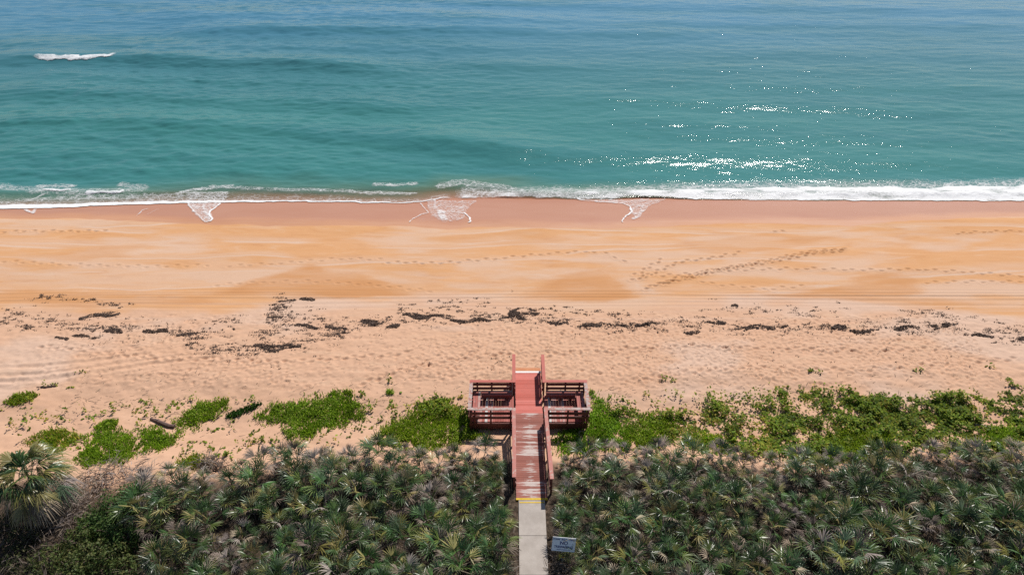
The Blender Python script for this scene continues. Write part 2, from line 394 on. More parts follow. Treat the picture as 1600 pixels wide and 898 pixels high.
    def soft(poly, k, nz=.9, s=0):
        g = ground_poly(poly); x = X+nz*(fbm(X*.35, Y*1.1, 40+s, 5)-.5)*4.5; y = Y+nz*(fbm(X*.3, Y*1.0, 60+s, 5)-.5)*1.6
        acc = np.zeros_like(X)
        for ox, oy in ((0, 0), (.5, .2), (-.5, -.2), (.3, -.5), (-.3, .5), (1.2, .1), (-1.2, -.1), (1.9, .4), (-1.9, -.4)): acc += inside(g, x+ox*nz, y+oy*nz*.8)
        return acc/9*k*((1-.75*min(nz, 1))+.75*min(nz, 1)*sstep(.28, .62, fbm(X*.22+Y*.1, Y*1.3, 66+s, 5)))
    for i, (pl, k) in enumerate([([(400, 455), (430, 405), (700, 440), (840, 455), (800, 470), (620, 466), (440, 470)], .5),
                    ([(170, 384), (260, 366), (330, 378), (330, 396), (200, 410), (150, 402)], .6), ([(560, 372), (640, 352), (760, 372), (740, 398), (610, 392)], .55),
                    ([(1210, 452), (1285, 438), (1300, 440), (1262, 456), (1195, 461), (1130, 462), (1150, 457)], 1.0),
                    ([(950, 452), (960, 420), (985, 412), (1010, 450), (1040, 462), (990, 466)], .8), ([(1060, 372), (1140, 362), (1160, 378), (1090, 384)], .5),
                    ([(1330, 372), (1380, 372), (1400, 420), (1350, 412)], .5), ([(0, 425), (200, 432), (330, 420), (330, 440), (230, 462), (0, 452)], .45),
                    ([(300, 400), (380, 402), (380, 424), (320, 424)], .4), ([(820, 372), (960, 372), (960, 384), (840, 390)], .45), ([(1240, 362), (1330, 372), (1290, 392), (1220, 384)], .35),
                    ([(1020, 400), (1130, 376), (1170, 382), (1060, 418)], .35)]):
        pale = np.maximum(pale, soft(pl, k, 1.0, i))
    for i, (pl, k) in enumerate([([(330, 458), (400, 436), (450, 428), (490, 410), (520, 424), (600, 440), (640, 462), (480, 468)], 1),
                    ([(0, 470), (0, 452), (120, 456), (330, 462), (330, 474), (100, 482)], .6), ([(60, 400), (160, 384), (230, 378), (200, 398), (120, 410)], .6), ([(1180, 462), (1300, 456), (1420, 462), (1560, 478), (1400, 474)], .7), ([(1020, 384), (1180, 366), (1330, 366), (1260, 384), (1120, 398)], .5), ([(650, 372), (820, 360), (900, 372), (800, 384)], .4), ([(810, 466), (850, 440), (890, 426), (930, 420), (960, 436), (1000, 462), (940, 470)], 1), ([(1240, 462), (1330, 440), (1390, 424), (1430, 440), (1440, 460)], .8)]):
        q = soft(pl, k, .45, 30+i); pale = pale*(1-q); dampm = np.maximum(dampm, q); dark = np.maximum(dark, q)
    pale = np.maximum(pale, .55*sstep(.52, .72, fbm(X*.12, Y*.45, 51, 5))*damp*(1-wet))
    pale = np.maximum(pale, .5*sstep(.5, .7, fbm(X*.15, Y*.3, 55, 4))*(1-damp)*sstep(27.5, 29, Y))
    streak = fbm(X*.05, Y*3.2, 71, 3)
    dampm = np.clip(dampm-.18*sstep(.5, .75, streak)*sstep(34, 36, Y)*(1-sstep(41, 43, Y)), 0, 1.25)
    pale = np.maximum(pale, .22*sstep(.55, .75, streak)*sstep(35, 37, Y)*(1-sstep(40, 42, Y)))
    for sc_, ph, amp in ((2.6, 0.0, 5.0), (3.7, 1.3, 7.5)):          # thin pale lines left by the last high swash
        f = (Y+amp*(fbm(X*.045+ph, Y*.07, 135, 3)-.5)+.35*(fbm(X*.5, Y*.9, 137, 3)-.5)+ph)/sc_
        ln = np.exp(-((f-np.floor(f)-.5)/.045)**2)+.5*sstep(.5, .62, f-np.floor(f))*(1-sstep(.62, .95, f-np.floor(f)))
        pale = np.maximum(pale, .75*ln*sstep(.40, .58, fbm(X*.11, Y*.3, 139+int(ph*3), 3))*sstep(39, 41, Y))
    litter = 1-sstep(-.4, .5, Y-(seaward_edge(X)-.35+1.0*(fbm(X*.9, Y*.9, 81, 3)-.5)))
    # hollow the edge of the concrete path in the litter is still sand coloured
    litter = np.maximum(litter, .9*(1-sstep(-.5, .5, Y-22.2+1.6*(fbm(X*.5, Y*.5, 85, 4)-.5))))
    V = np.stack([X, Y, Z], -1).reshape(-1, 3)
    me = np_mesh('sand', V, grid_faces(len(xs), len(ys)), M['sand'], True, dict(damp=dampm, wet=wet, pale=pale*(1-wet)*(1-dark), litter=litter, dark=dark))
    o = link('beach_ground', me); tag(o, kind='structure', label='orange and pink beach sand running down to the water')
    # height lookup for everything that stands on the sand
    def height(x, y):
        i = np.clip(np.searchsorted(xs, x), 1, len(xs)-1); j = np.clip(np.searchsorted(ys, y), 1, len(ys)-1)
        return Z[j, i]
    return height
SEAW = [(-300, 720), (0, 735), (160, 752), (270, 744), (330, 742), (400, 722), (470, 706), (520, 700), (600, 706), (660, 716), (720, 702), (800, 700), (870, 708), (940, 704), (1010, 700), (1120, 708), (1240, 716), (1300, 720), (1380, 704), (1480, 702), (1540, 692), (1600, 702), (1900, 704)]
seaward_edge = curve_y(SEAW, dz=.75)
H = make_ground()

# ------------------------------------------------------------------ the sea
EDGE = curve_y([(-300, 334), (0, 331), (50, 331), (150, 325), (230, 321), (300, 318), (450, 314), (560, 317), (640, 318), (668, 313), (690, 309), (800, 307), (930, 311), (1010, 307), (1100, 311), (1300, 313), (1600, 313.5), (1900, 314)], z=-2.5)
# swell crests: photo polyline, height (m), half width (m)
SWELLS = [([(-300, 88), (40, 92), (190, 92), (420, 99), (600, 108), (760, 122), (900, 140)], .75, 2.6, (0, 600)),
          ([(-300, 142), (0, 142), (200, 146), (380, 156), (560, 165), (760, 172)], .40, 2.4, (0, 650)),
          ([(-300, 182), (0, 186), (200, 190), (400, 202), (620, 216), (800, 228), (1000, 236)], .55, 2.3, (0, 850)),
          ([(600, 236), (800, 240), (1000, 243), (1200, 246), (1400, 250), (1650, 254), (1900, 258)], .36, 1.6, (820, 1600)),
          ([(820, 146), (1000, 155), (1170, 160), (1300, 164), (1430, 170), (1700, 176)], .42, 2.0, (900, 1450)),
          ([(900, 122), (1100, 128), (1300, 132), (1600, 138), (1900, 140)], .42, 2.4, (980, 1600)),
          ([(250, 44), (400, 46), (560, 46), (800, 46), (960, 50), (1200, 54), (1600, 58), (1900, 60)], .60, 3.0, (300, 1100)),
          ([(700, 4), (1000, 5), (1400, 12), (1700, 16)], .5, 3.5, (700, 1600)),
          ([(1000, 186), (1150, 192), (1260, 194)], .25, 1.5, (950, 1300)),
          ([(-300, 232), (0, 236), (250, 240), (500, 252), (700, 262)], .22, 1.6, (0, 650)),
          ([(700, 272), (900, 276), (1200, 274), (1600, 276)], .13, 1.0, (880, 1600)),
          ([(100, 118), (300, 122), (500, 130)], .25, 2.0, (50, 560)), ([(300, 20), (600, 22), (900, 26)], .3, 3.0, (250, 900))]
SWELLS += [([(-300, 66), (0, 68), (300, 72), (600, 78)], .30, 2.2, (0, 560)), ([(500, 70), (800, 74), (1100, 80), (1700, 90)], .26, 2.6, (520, 1600)), ([(700, 98), (1000, 104), (1300, 108), (1700, 112)], .26, 2.2, (760, 1600)),
           ([(1000, 206), (1200, 212), (1400, 216), (1700, 222)], .24, 1.8, (1040, 1600)), ([(-300, 206), (0, 210), (300, 220), (600, 240)], .20, 1.4, (0, 560)), ([(-300, 258), (0, 262), (300, 264), (620, 272)], .18, 1.2, (0, 600)), ([(200, 28), (700, 30), (1200, 34), (1700, 38)], .30, 2.8, (260, 1600))]
SW = []
for P, h, w, (u0, u1) in SWELLS:
    g = np.array([at(u, v, z=SEA_Z+.3) for u, v in P]); SW.append((g, h, w, at(u0, P[0][1], z=SEA_Z)[0], at(u1, P[-1][1], z=SEA_Z)[0]))
def sea_height(X, Y):
    z = np.full(np.shape(X), SEA_Z)
    for k, (g, h, w, x0, x1) in enumerate(SW):
        yc = np.interp(X, g[:, 0], g[:, 1])+.9*(fbm(X*.07, X*0+k*7, 90+k, 3)-.5)
        env = sstep(x0-9, x0+7, X)*(1-sstep(x1-9, x1+9, X))*(.7+.6*vnoise(X*.09, X*0+k*3.3, 7))
        d = Y-yc
        z = z+h*(1.32-.76*sstep(-8, 10, X))*env*np.where(d < 0, np.exp(-(d/(w*1.02))**2), np.exp(-(d/(w*2.0))**2))
    lo = sstep(58, 64, Y)
    z = z+lo*(.16*(fbm(X*.09, Y*.28, 101, 3)-.5)+(.32-.18*sstep(-25, 8, X))*(fbm(X*.42, Y*1.05, 105, 4)-.5)+(.10-.06*sstep(-20, 8, X))*(fbm(X*.9, Y*2.3, 108, 3)-.5))
    # shore break roller on the right
    br = curve_y([(640, 302), (700, 300), (1000, 300), (1300, 300), (1600, 300), (1900, 300)], z=-2.4)(X)
    z = z+sstep(-5, 3, X)*.22*np.exp(-((Y-br)/.75)**2)*(.75+.5*vnoise(X*.4, X*0, 9))
    br2 = curve_y([(-300, 298), (60, 298), (200, 298), (330, 301), (600, 303)], z=-2.4)(X)
    z = z+(1-sstep(-22, -12, X))*.16*np.exp(-((Y-br2)/.6)**2)
    return z
def make_sea():
    xs = np.concatenate([[-7000, -3000, -1200, -600, -350, -230, -170], np.arange(-130, -60, 1.0), np.arange(-60, 60, .25), np.arange(60, 131, 1.0), [170, 230, 350, 600, 1200, 3000, 7000]])
    ys = np.concatenate([np.arange(52.8, 62, .07), np.arange(62, 100, .16), np.arange(100, 165, .3), [170, 180, 200, 240, 320, 500, 900, 2000, 4000, 7000]])
    X, Y = np.meshgrid(xs, ys)
    Z = sea_height(X, Y)
    e = EDGE(X)+.14*(fbm(X*1.1, X*0, 120, 4)-.5)*2
    gz = H(X, Y)
    Z = np.where(Y < 62, np.maximum(Z, gz+.02+.05*sstep(0, 1.2, Y-e)), Z)
    d = Y-e
    al = sstep(0, .15, d)*(.10+.25*sstep(0, 1.2, d)+.65*sstep(.8, 4.2, d+1.6*(fbm(X*.25, Y*.6, 125, 3)-.5)+2.2*sstep(-4, 4, X)))
    shal = 1-sstep(.5, 6.5, d+2.5*(fbm(X*.12, Y*.4, 127, 4)-.5)+1.5*sstep(-4, 6, X))
    far = sstep(60, 150, Y)
    keep = d[:-1, :-1] > -.1
    V = np.stack([X, Y, Z], -1).reshape(-1, 3)
    me = np_mesh('sea', V, grid_faces(len(xs), len(ys), keep), M['sea'], True, dict(far=far, shallow=shal, alpha=np.clip(al, 0, 1)))
    tag(link('sea', me), kind='structure', label='teal sea with low swell lines')
make_sea()

def make_foam():
    # whitewater along the shore: opacity follows the photographed foam lines
    dx = .065
    xs = np.arange(-52, 52, dx*1.4); ys = np.arange(52, 63.5, dx)
    X, Y = np.meshgrid(xs, ys)
    wx = X+.5*(fbm(X*.9, Y*.9, 140, 4)-.5); wy = Y+.5*(fbm(X*.9, Y*.9, 145, 4)-.5)
    zs = -2.5
    L = lambda pts: np.array([at(u, v)[:2] if v > 316 else at(u, v, z=zs)[:2] for u, v in pts])
    cy = lambda pts: curve_y(pts, z=zs)
    e = EDGE(X)+.14*(fbm(X*1.1, X*0, 120, 4)-.5)*2
    d = wy-e
    solid = np.zeros_like(X); lace = np.zeros_like(X)
    # right-hand shore break band
    top = cy([(660, 306), (690, 299), (760, 301), (900, 300), (1000, 297), (1100, 293), (1300, 290), (1450, 291), (1600, 288), (1900, 287)])(X)
    right = sstep(-6.6, -4.5, X)
    tnz = .9*(fbm(X*.5, X*0+3, 150, 4)-.5)
    band = sstep(-.05, .2, d)*(1-sstep(-.5, .5, wy-top-tnz))*right
    solid = np.maximum(solid, band*(.52+.24*sstep(2, 18, X))*(.50+1.0*fbm(X*.5, Y*1.5, 155, 4)))
    lace = np.maximum(lace, sstep(-.05, .2, d)*(1-sstep(0, 2.6, wy-top-.3))*right*.60)
    lace = np.maximum(lace, right*(1-sstep(0, 6, wy-top))*sstep(-.3, .5, wy-top)*.30*sstep(.4, .7, fbm(X*.25, Y*.8, 152, 3)))
    # left swash line, thick at the far left, thread-thin by the middle
    left = 1-sstep(-6.5, -5, X)
    th = np.interp(X, [-47, -43, -36, -28, -22, -14, -8, -5], [1.5, 1.5, 1.2, .8, .5, .42, .32, .22])
    solid = np.maximum(solid, left*sstep(-.03, .1, d)*(1-sstep(th*.5, th, d))*.85)
    lace = np.maximum(lace, left*sstep(-.03, .1, d)*(1-sstep(th, th*3+1.0, d))*.5)
    # broken foam bits on the left behind the swash
    def streak(pts, w, s, k, mode='solid'):
        nonlocal solid, lace
        q = L(pts); sel = (X > q[:, 0].min()-3) & (X < q[:, 0].max()+3)
        dd = np.full(X.shape, 9.); dd[sel] = seg_dist(q, wx[sel], wy[sel])
        v = (1-sstep(w*.3, w, dd))*k
        if mode == 'solid': solid = np.maximum(solid, v)
        else: lace = np.maximum(lace, v)
    streak([(70, 297), (95, 298), (108, 297)], .3, 0, .9); streak([(138, 301), (185, 301), (190, 299)], .28, 0, .9)
    streak([(0, 290), (60, 297), (130, 300), (220, 296)], 1.3, 0, .55, 'lace'); streak([(60, 290), (100, 288), (110, 290)], .8, 0, .6, 'lace'); streak([(190, 288), (225, 290)], .8, 0, .55, 'lace')
    streak([(70, 302), (50, 312), (20, 320)], .3, 0, .7, 'lace'); streak([(125, 302), (105, 312)], .25, 0, .6, 'lace'); streak([(0, 318), (40, 312), (120, 308), (280, 306)], 1.0, 0, .58, 'lace')
    streak([(280, 302), (300, 296), (330, 293), (360, 289)], .7, 0, .62, 'lace'); streak([(330, 290), (420, 294), (520, 297), (640, 302)], .6, 0, .56, 'lace')
    streak([(560, 299), (600, 300), (650, 301)], .3, 0, .6, 'lace'); streak([(585, 287), (620, 288), (650, 285)], .6, 0, .58, 'lace'); streak([(690, 288), (720, 283), (760, 288), (800, 294)], 1.2, 0, .58, 'lace')
    streak([(200, 326), (212, 322), (232, 325)], .25, 0, .0)
    # three tongues of backwash
    def tongue(poly, k): 
        nonlocal lace
        g = L(poly); lace = np.maximum(lace, inside(g, wx, wy)*k)
    streak([(294, 316), (302, 330), (314, 342), (322, 348)], .16, 0, .62); streak([(322, 348), (331, 346), (332, 342), (326, 336), (331, 330), (345, 318)], .15, 0, .8)
    tongue([(290, 300), (360, 300), (345, 318), (330, 332), (332, 344), (320, 349), (302, 336), (294, 318)], .62)
    streak([(318, 322), (322, 332), (326, 338)], .3, 0, .75, 'lace')
    streak([(214, 338), (222, 330), (232, 326)], .10, 0, .6); streak([(233, 335), (243, 328), (252, 325)], .09, 0, .5); streak([(40, 328), (52, 334), (54, 328)], .25, 0, .6)
    streak([(655, 318), (666, 328), (669, 332), (656, 335), (645, 342), (641, 350)], .13, 0, .6); streak([(641, 350), (650, 356), (664, 359)], .07, 0, .35)
    streak([(724, 332), (735, 340), (735, 346), (722, 354), (705, 360)], .15, 0, .75)
    streak([(679, 311), (680, 322), (686, 334), (690, 344)], .30, 0, .5); streak([(692, 310), (688, 322), (692, 334), (690, 344)], .22, 0, .42); streak([(688, 330), (692, 342)], .7, 0, .75, 'lace')
    tongue([(666, 312), (745, 312), (728, 330), (724, 342), (690, 348), (672, 336)], .52); tongue([(650, 340), (672, 332), (728, 334), (733, 346), (700, 358), (660, 358)], .26)
    streak([(704, 330), (716, 327), (726, 322)], .2, 0, .5)
    tongue([(905, 310), (1040, 310), (1012, 322), (1004, 330), (994, 340), (985, 334), (987, 325), (972, 318), (930, 315)], .56)
    streak([(900, 309), (940, 315), (972, 318), (984, 324), (988, 331), (984, 336), (974, 341), (973, 346), (979, 351)], .13, 0, .72)
    streak([(1004, 328), (996, 338), (990, 342)], .35, 0, .66, 'lace')
    streak([(1330, 318), (1344, 346)], .05, 0, .2)
    lace = np.clip(lace, 0, 1); solid = np.clip(solid, 0, 1)
    Z = np.maximum(sea_height(X, Y), H(X, Y)+.03)+.035+.16*solid*fbm(X*2.2, Y*2.6, 160, 5)*sstep(.4, .8, solid)*sstep(.2, 1.4, Y-e)
    Z = np.where(Y < 62, np.maximum(Z, H(X, Y)+.02+.05*sstep(0, 1.2, Y-e)+.03), Z)
    a = np.maximum(lace, solid)
    keep = np.maximum.reduce([a[:-1, :-1], a[1:, :-1], a[:-1, 1:], a[1:, 1:]]) > .01
    V = np.stack([X, Y, Z], -1).reshape(-1, 3); F = grid_faces(len(xs), len(ys), keep)
    used = np.unique(F); mp = np.full(len(V), -1); mp[used] = np.arange(len(used))
    me = np_mesh('sea_foam', V[used], mp[F], M['foam'], True, dict(foam=lace.ravel()[used], solid=solid.ravel()[used]))
    tag(link('sea_foam', me), 'white foam of the shore break and backwash on the wet sand', 'foam', kind='stuff')
    # the one breaking crest far out on the left
    p = np.array([at(u, v, z=SEA_Z+.5) for u, v in [(44, 91), (70, 92), (110, 93), (150, 92), (176, 91), (190, 90)]])
    xs = np.arange(p[0, 0], p[-1, 0], .12); ys = np.arange(-3.4, 1.6, .12); X, D = np.meshgrid(xs, ys); yc = np.interp(X, p[:, 0], p[:, 1]); Y = yc+D
    g, h, w, x0, x1 = SW[0]; yk = np.interp(X, g[:, 0], g[:, 1]); D = D+(yc-yk)*0
    s = np.interp(X, [p[0, 0], p[0, 0]+2, p[2, 0], p[4, 0], p[-1, 0]], [0, .7, 1, .8, 0])
    ln = (fbm(X*.7, X*0, 170, 4)-.5)*1.3
    sol = s*sstep(-1.5+ln, -.8+ln, D)*(1-sstep(-.1, .8, D+1.3*(fbm(X*.9, Y*1.2, 172, 4)-.5)))*(.75+.4*fbm(X*1.1, Y*2, 173, 3))
    Z = sea_height(X, Y)+.05+.22*sol*fbm(X*1.3, Y*1.3, 174, 4)
    keep = np.maximum.reduce([sol[:-1, :-1], sol[1:, :-1], sol[:-1, 1:], sol[1:, 1:]]) > .02
    me = np_mesh('breaking_crest', np.stack([X, Y, Z], -1).reshape(-1, 3), grid_faces(len(xs), len(ys), keep), M['foam'], True, dict(foam=sol.ravel()*.6, solid=sol.ravel()*.85))
    tag(link('whitecap', me), 'short white breaking crest far out on the left of the sea', 'foam', kind='stuff')
make_foam()

# ------------------------------------------------------------------ the boardwalk
CX = .955; ORG = (CX, 27.0, .5)
XL, XR = CX-.75, CX+.75
DZ = .5                                    # deck level
bw = link('beach_boardwalk', None, loc=ORG)
tag(bw, 'red painted cross shaped timber boardwalk with benches and worn ramp', 'boardwalk')
def mb(): return MB(ORG)
def deck_boards(b, x0, x1, y0, y1, zf, along='x', pitch=.145, gap=.008, th=.04, skip=()):
    a0, a1 = (y0, y1) if along == 'x' else (x0, x1)
    n = int(round((a1-a0)/pitch)); p = (a1-a0)/n
    for k in range(n):
        if k in skip: continue
        s, e = a0+k*p+gap/2, a0+(k+1)*p-gap/2; j = random.uniform(-.004, .003)
        if along == 'x':
            z0, z1 = zf(s)+j, zf(e)+j; x_0 = x0+random.uniform(-.012, .012); x_1 = x1+random.uniform(-.012, .012)
            b.hexa([(x_0, s, z0-th), (x_1, s, z0-th), (x_1, e, z1-th), (x_0, e, z1-th), (x_0, s, z0), (x_1, s, z0), (x_1, e, z1), (x_0, e, z1)])
        else:
            z = zf(0)+j; b.box(s, e, y0+random.uniform(-.01, .01), y1+random.uniform(-.01, .01), z-th, z)
Y_END = 30.72; Y_RED = 27.0; Y_RAMP0 = 20.93
Y0W, Y1W = 26.30, 28.44                   # wing platforms
ramp_z = lambda y: float(np.interp(y, [Y_RAMP0, Y_RED], [.86, DZ]))
b = mb(); deck_boards(b, XL, XR, Y_RED+.002, 30.30, lambda y: DZ); b.build('walkway_deck', M['red'], bw)
b = mb(); b.box(XL-.005, XR+.005, 30.31, 30.46, DZ-.04, DZ+.003); o = b.build('nosing_board', M['white'], bw); o['label'] = 'white painted edge board at the seaward end'
b = mb(); deck_boards(b, XL, XR, 30.47, Y_END, lambda y: DZ-.07, pitch=.13); b.build('step', M['step'], bw)
for k in range(2):
    b = mb(); b.box(XL+.02, XR-.02, Y_END+.02+k*.27, Y_END+.27+k*.27, DZ-.29-k*.2, DZ-.25-k*.2); b.build('step', M['step'], bw)
b = mb(); deck_boards(b, XL, XR, Y_RAMP0+.12, Y_RED-.002, ramp_z); o = b.build('ramp_deck', M['ramp'], bw); o['label'] = 'ramp boards with red paint worn through to grey'
b = mb(); b.hexa([(XL-.01, Y_RAMP0, .78), (XR+.01, Y_RAMP0, .78), (XR+.01, Y_RAMP0+.11, .78), (XL-.01, Y_RAMP0+.11, .78), (XL-.01, Y_RAMP0, .865), (XR+.01, Y_RAMP0, .865), (XR+.01, Y_RAMP0+.11, .862), (XL-.01, Y_RAMP0+.11, .862)])
o = b.build('edge_board', M['yellow'], bw); o['label'] = 'yellow painted board at the foot of the ramp'
WL0, WL1, WR0, WR1 = -2.28, XL-.10, XR+.10, 4.12
for x0, x1, gx in ((WL0, WL1, -1.42), (WR0, WR1, 2.10)):
    b = mb(); n0 = gx-.075; n1 = gx+.075
    deck_boards(b, x0, n0, Y0W+.06, Y1W-.05, lambda y: DZ-.002, 'y'); deck_boards(b, n1, x1, Y0W+.06, Y1W-.05, lambda y: DZ-.002, 'y')
    wd = b.build('side_deck', M['wing'], bw)
    b = mb(); b.box(n0+.004, n1-.004, Y0W+.055, Y1W-.045, DZ-.045, DZ+.001); o = b.build('bare_board', M['bare'], wd)
    b = mb()                               # joists and fascia
    for y in (Y0W+.02, (Y0W+Y1W)/2, Y1W-.02): b.box(x0, x1, y-.02, y+.02, DZ-.26, DZ-.05)
    for x in (x0+.02, x1-.02): b.box(x-.02, x+.02, Y0W+.045, (Y0W+Y1W)/2-.03, DZ-.262, DZ-.052); b.box(x-.02, x+.02, (Y0W+Y1W)/2+.03, Y1W-.045, DZ-.262, DZ-.052)
    b.box(x0-.05, x1, Y0W-.045, Y0W-.005, DZ-.42, DZ-.03)
    b.build('under_frame', M['frame'], bw)
b = mb()
for x in (XL+.03, CX, XR-.03):
    b.box(x-.02, x+.02, Y_RED, 30.45, DZ-.25, DZ-.045)
    b.hexa([(x-.02, Y_RAMP0+.12, .56), (x+.02, Y_RAMP0+.12, .56), (x+.02, Y_RED-.003, DZ-.26), (x-.02, Y_RED-.003, DZ-.26), (x-.02, Y_RAMP0+.12, .81), (x+.02, Y_RAMP0+.12, .81), (x+.02, Y_RED-.003, DZ-.045), (x-.02, Y_RED-.003, DZ-.045)])
b.build('stringer', M['frame'], bw)
RH = 1.07
def railing(p0, p1, z0, z1, posts, capmat='rail', capw=.19, boards=(.885, .585, .28), bh=.175, side=0, ext0=0, ext1=0, label=None):
    """railing from p0 to p1; boards on one face of the posts; posts run down into the sand"""
    p0 = Vector((*p0, z0)); p1 = Vector((*p1, z1)); d = (p1-p0).normalized(); n = Vector((-d.y, d.x, 0)).normalized()*side
    b = mb()
    for h in boards: b.bar(p0+Vector((0, 0, h+bh/2))+n*.07, p1+Vector((0, 0, h+bh/2))+n*.07, .038, bh)
    r = b.build('railing', M['frame'], bw)
    if label: r['label'] = label
    b = mb(); e0 = d*ext0; e1 = d*ext1; b.bar(p0+Vector((0, 0, RH))-e0, p1+Vector((0, 0, RH))+e1, capw, .04); b.build('top_cap', M[capmat], r)
    for t in posts:
        q = p0.lerp(p1, t); zb = float(H(np.array(q.x), np.array(q.y)))-.4
        b = mb(); b.box(q.x-.045, q.x+.045, q.y-.045, q.y+.045, zb, q.z+RH-.042); b.build('post', M['frame'], r)
    return r
RLX, RRX = XL-.10, XR+.10
railing((RLX, Y_RAMP0+.75), (RLX, Y0W-.02), ramp_z(Y_RAMP0+.75), DZ, (.01, .25, .5, .75, .985), 'ramp_rail', side=-1, ext0=.25, ext1=.09)
railing((RRX+.08, Y_RAMP0+.40), (RRX, Y0W-.02), ramp_z(Y_RAMP0+.40)+.1, DZ, (.01, .25, .5, .75, .985), 'ramp_rail', side=1, ext0=.1, ext1=.09)
railing((RLX, Y1W+.12), (RLX, Y_END-.02), DZ, DZ, (.02, .5, .98), side=-1, ext0=.22, ext1=.06)
railing((RRX, Y1W+.12), (RRX, Y_END-.06), DZ, DZ, (.02, .5, .98), side=1, ext0=.22, ext1=.06)
for x0, x1, px in ((WL0, RLX, WL0), (WR1, RRX, WR1)):
    s = 1 if x1 > x0 else -1
    railing((x0, Y1W), (x1-s*.11, Y1W), DZ, DZ, (.02, .14, .5, .97), side=s*-1, ext0=.10, ext1=.0)
    railing((x0, Y0W-.02), (x1-s*.11, Y0W-.02), DZ, DZ, (.02, .12, .5, .97), 'grey_rail', boards=(.78, .47), bh=.18, side=s*-1, ext0=.10, ext1=.0, label='weathered grey capped railing on the landward side')
    railing((px, Y0W+.09), (px, Y1W-.11), DZ, DZ, (.5,), 'grey_rail', side=s, label='weathered grey capped railing at the outer end')
def bench(x0, x1, y0, y1, along):
    b = mb(); n = 3
    for k in range(n):
        if along == 'x': w = (y1-y0)/n; b.box(x0, x1, y0+k*w+.006, y0+(k+1)*w-.006, DZ+.42, DZ+.46)
        else: w = (x1-x0)/n; b.box(x0+k*w+.006, x0+(k+1)*w-.006, y0, y1, DZ+.42, DZ+.46)
    bn = b.build('bench', M['wing'], bw)
    b = mb()
    if along == 'x':
        for x in (x0+.25, (x0+x1)/2, x1-.25): b.box(x-.04, x+.04, y0+.05, y1-.03, DZ+.004, DZ+.415)
        b.box(x0+.02, x1-.02, y0+.005, y0+.043, DZ+.29, DZ+.417)
    else:
        for y in (y0+.25, y1-.25): b.box(x0+.03, x1-.05, y-.04, y+.04, DZ+.004, DZ+.415)
        xe = x1-.04 if x0 < CX else x0+.005
        b.box(xe, xe+.036, y0+.02, y1-.02, DZ+.29, DZ+.417)
    b.build('bench_support', M['frame'], bn)
bench(-1.74, RLX-.12, 27.93, 28.32, 'x'); bench(-2.17, -1.76, Y0W+.10, 28.32, 'y')
bench(RRX+.12, 3.58, 27.93, 28.32, 'x'); bench(3.60, 4.01, Y0W+.10, 28.32, 'y')

# ------------------------------------------------------------------ concrete path with tooled joints
b = MB(); y = Y_RAMP0-.01; first = True
for k in range(18):
    ln = 1.95 if first else 1.95; y1 = y-ln
    b.hexa([(.32+random.uniform(-.01, .01), y1+.012, .70), (1.57, y1+.012, .70), (1.57, y-.012, .70), (.32, y-.012, .70), (.32, y1+.012, .868), (1.57, y1+.012, .868), (1.57, y-.012, .868), (.32, y-.012, .868)])
    y = y1; first = False
b.box(.36, 1.53, y, Y_RAMP0-.03, .66, .848)
tag(b.build('concrete_path', M['concrete']), kind='structure', label='narrow concrete path leading to the ramp')
b = MB(); b.box(.36, 1.54, Y_RAMP0-.19, Y_RAMP0-.125, .872, .8745)
tag(b.build('painted_line', M['yellow']), kind='structure', label='yellow line painted across the path end')

# ------------------------------------------------------------------ the sign
sg = link('notice_sign', None, loc=(2.18, 17.62, .8))
tag(sg, 'white notice sign with blue lettering tilted beside the concrete path', 'sign')
zc = 1.62
b = MB(); b.tube([(0, 0, -.3), (0.0, 0, 1.25)], .055, 8); b.build('post', M['post'], sg)
face = link('sign_panel', None, sg); face.location = (.0, -.075, zc-.1); face.rotation_euler = (R(-31), R(8.0), 0)
bm_ = MB(); bm_.box(-.50, .50, -.012, .012, -.30, .30)
me = bm_.build('panel', M['board'], sg); fd = me.data; bpy.data.objects.remove(me)
bpy.data.objects.remove(face)
panel = link('panel', fd, sg, (.02, -.085, zc-.12)); panel.rotation_euler = (R(-31), R(8.0), 0)
def lettering(txt, size, z, parent, x=0, mat='ink', bold=.0):
    c = bpy.data.curves.new('lettering', 'FONT'); c.body = txt; c.size = size; c.align_x = 'CENTER'; c.align_y = 'CENTER'; c.extrude = .002; c.offset = bold
    c.materials.append(M[mat]); t = bpy.data.objects.new('lettering', c); me = bpy.data.meshes.new_from_object(t); bpy.data.objects.remove(t); me.name = 'lettering'
    if not me.materials: me.materials.append(M[mat])
    o = link('lettering', me, parent, (x, -.0145, z)); o.rotation_euler = (R(90), 0, 0); return o
lettering('Private  Beach  Condo', .105, .215, panel, bold=.002); lettering('NO', .215, .055, panel, bold=.005); lettering('TRESPASSING', .135, -.115, panel, bold=.003); lettering('Residents & guests only', .06, -.225, panel)
pl = MB(); pl.box(-.155, .155, -.078, -.058, .52, .82); plo = pl.build('placard', M['placard'], sg)
b = MB(); b.box(-.02, .09, -.083, -.080, .60, .75); b.build('mark', M['orange'], plo)
b = MB(); b.box(-.11, -.03, -.083, -.080, .60, .75); b.build('mark', M['olive'], plo)

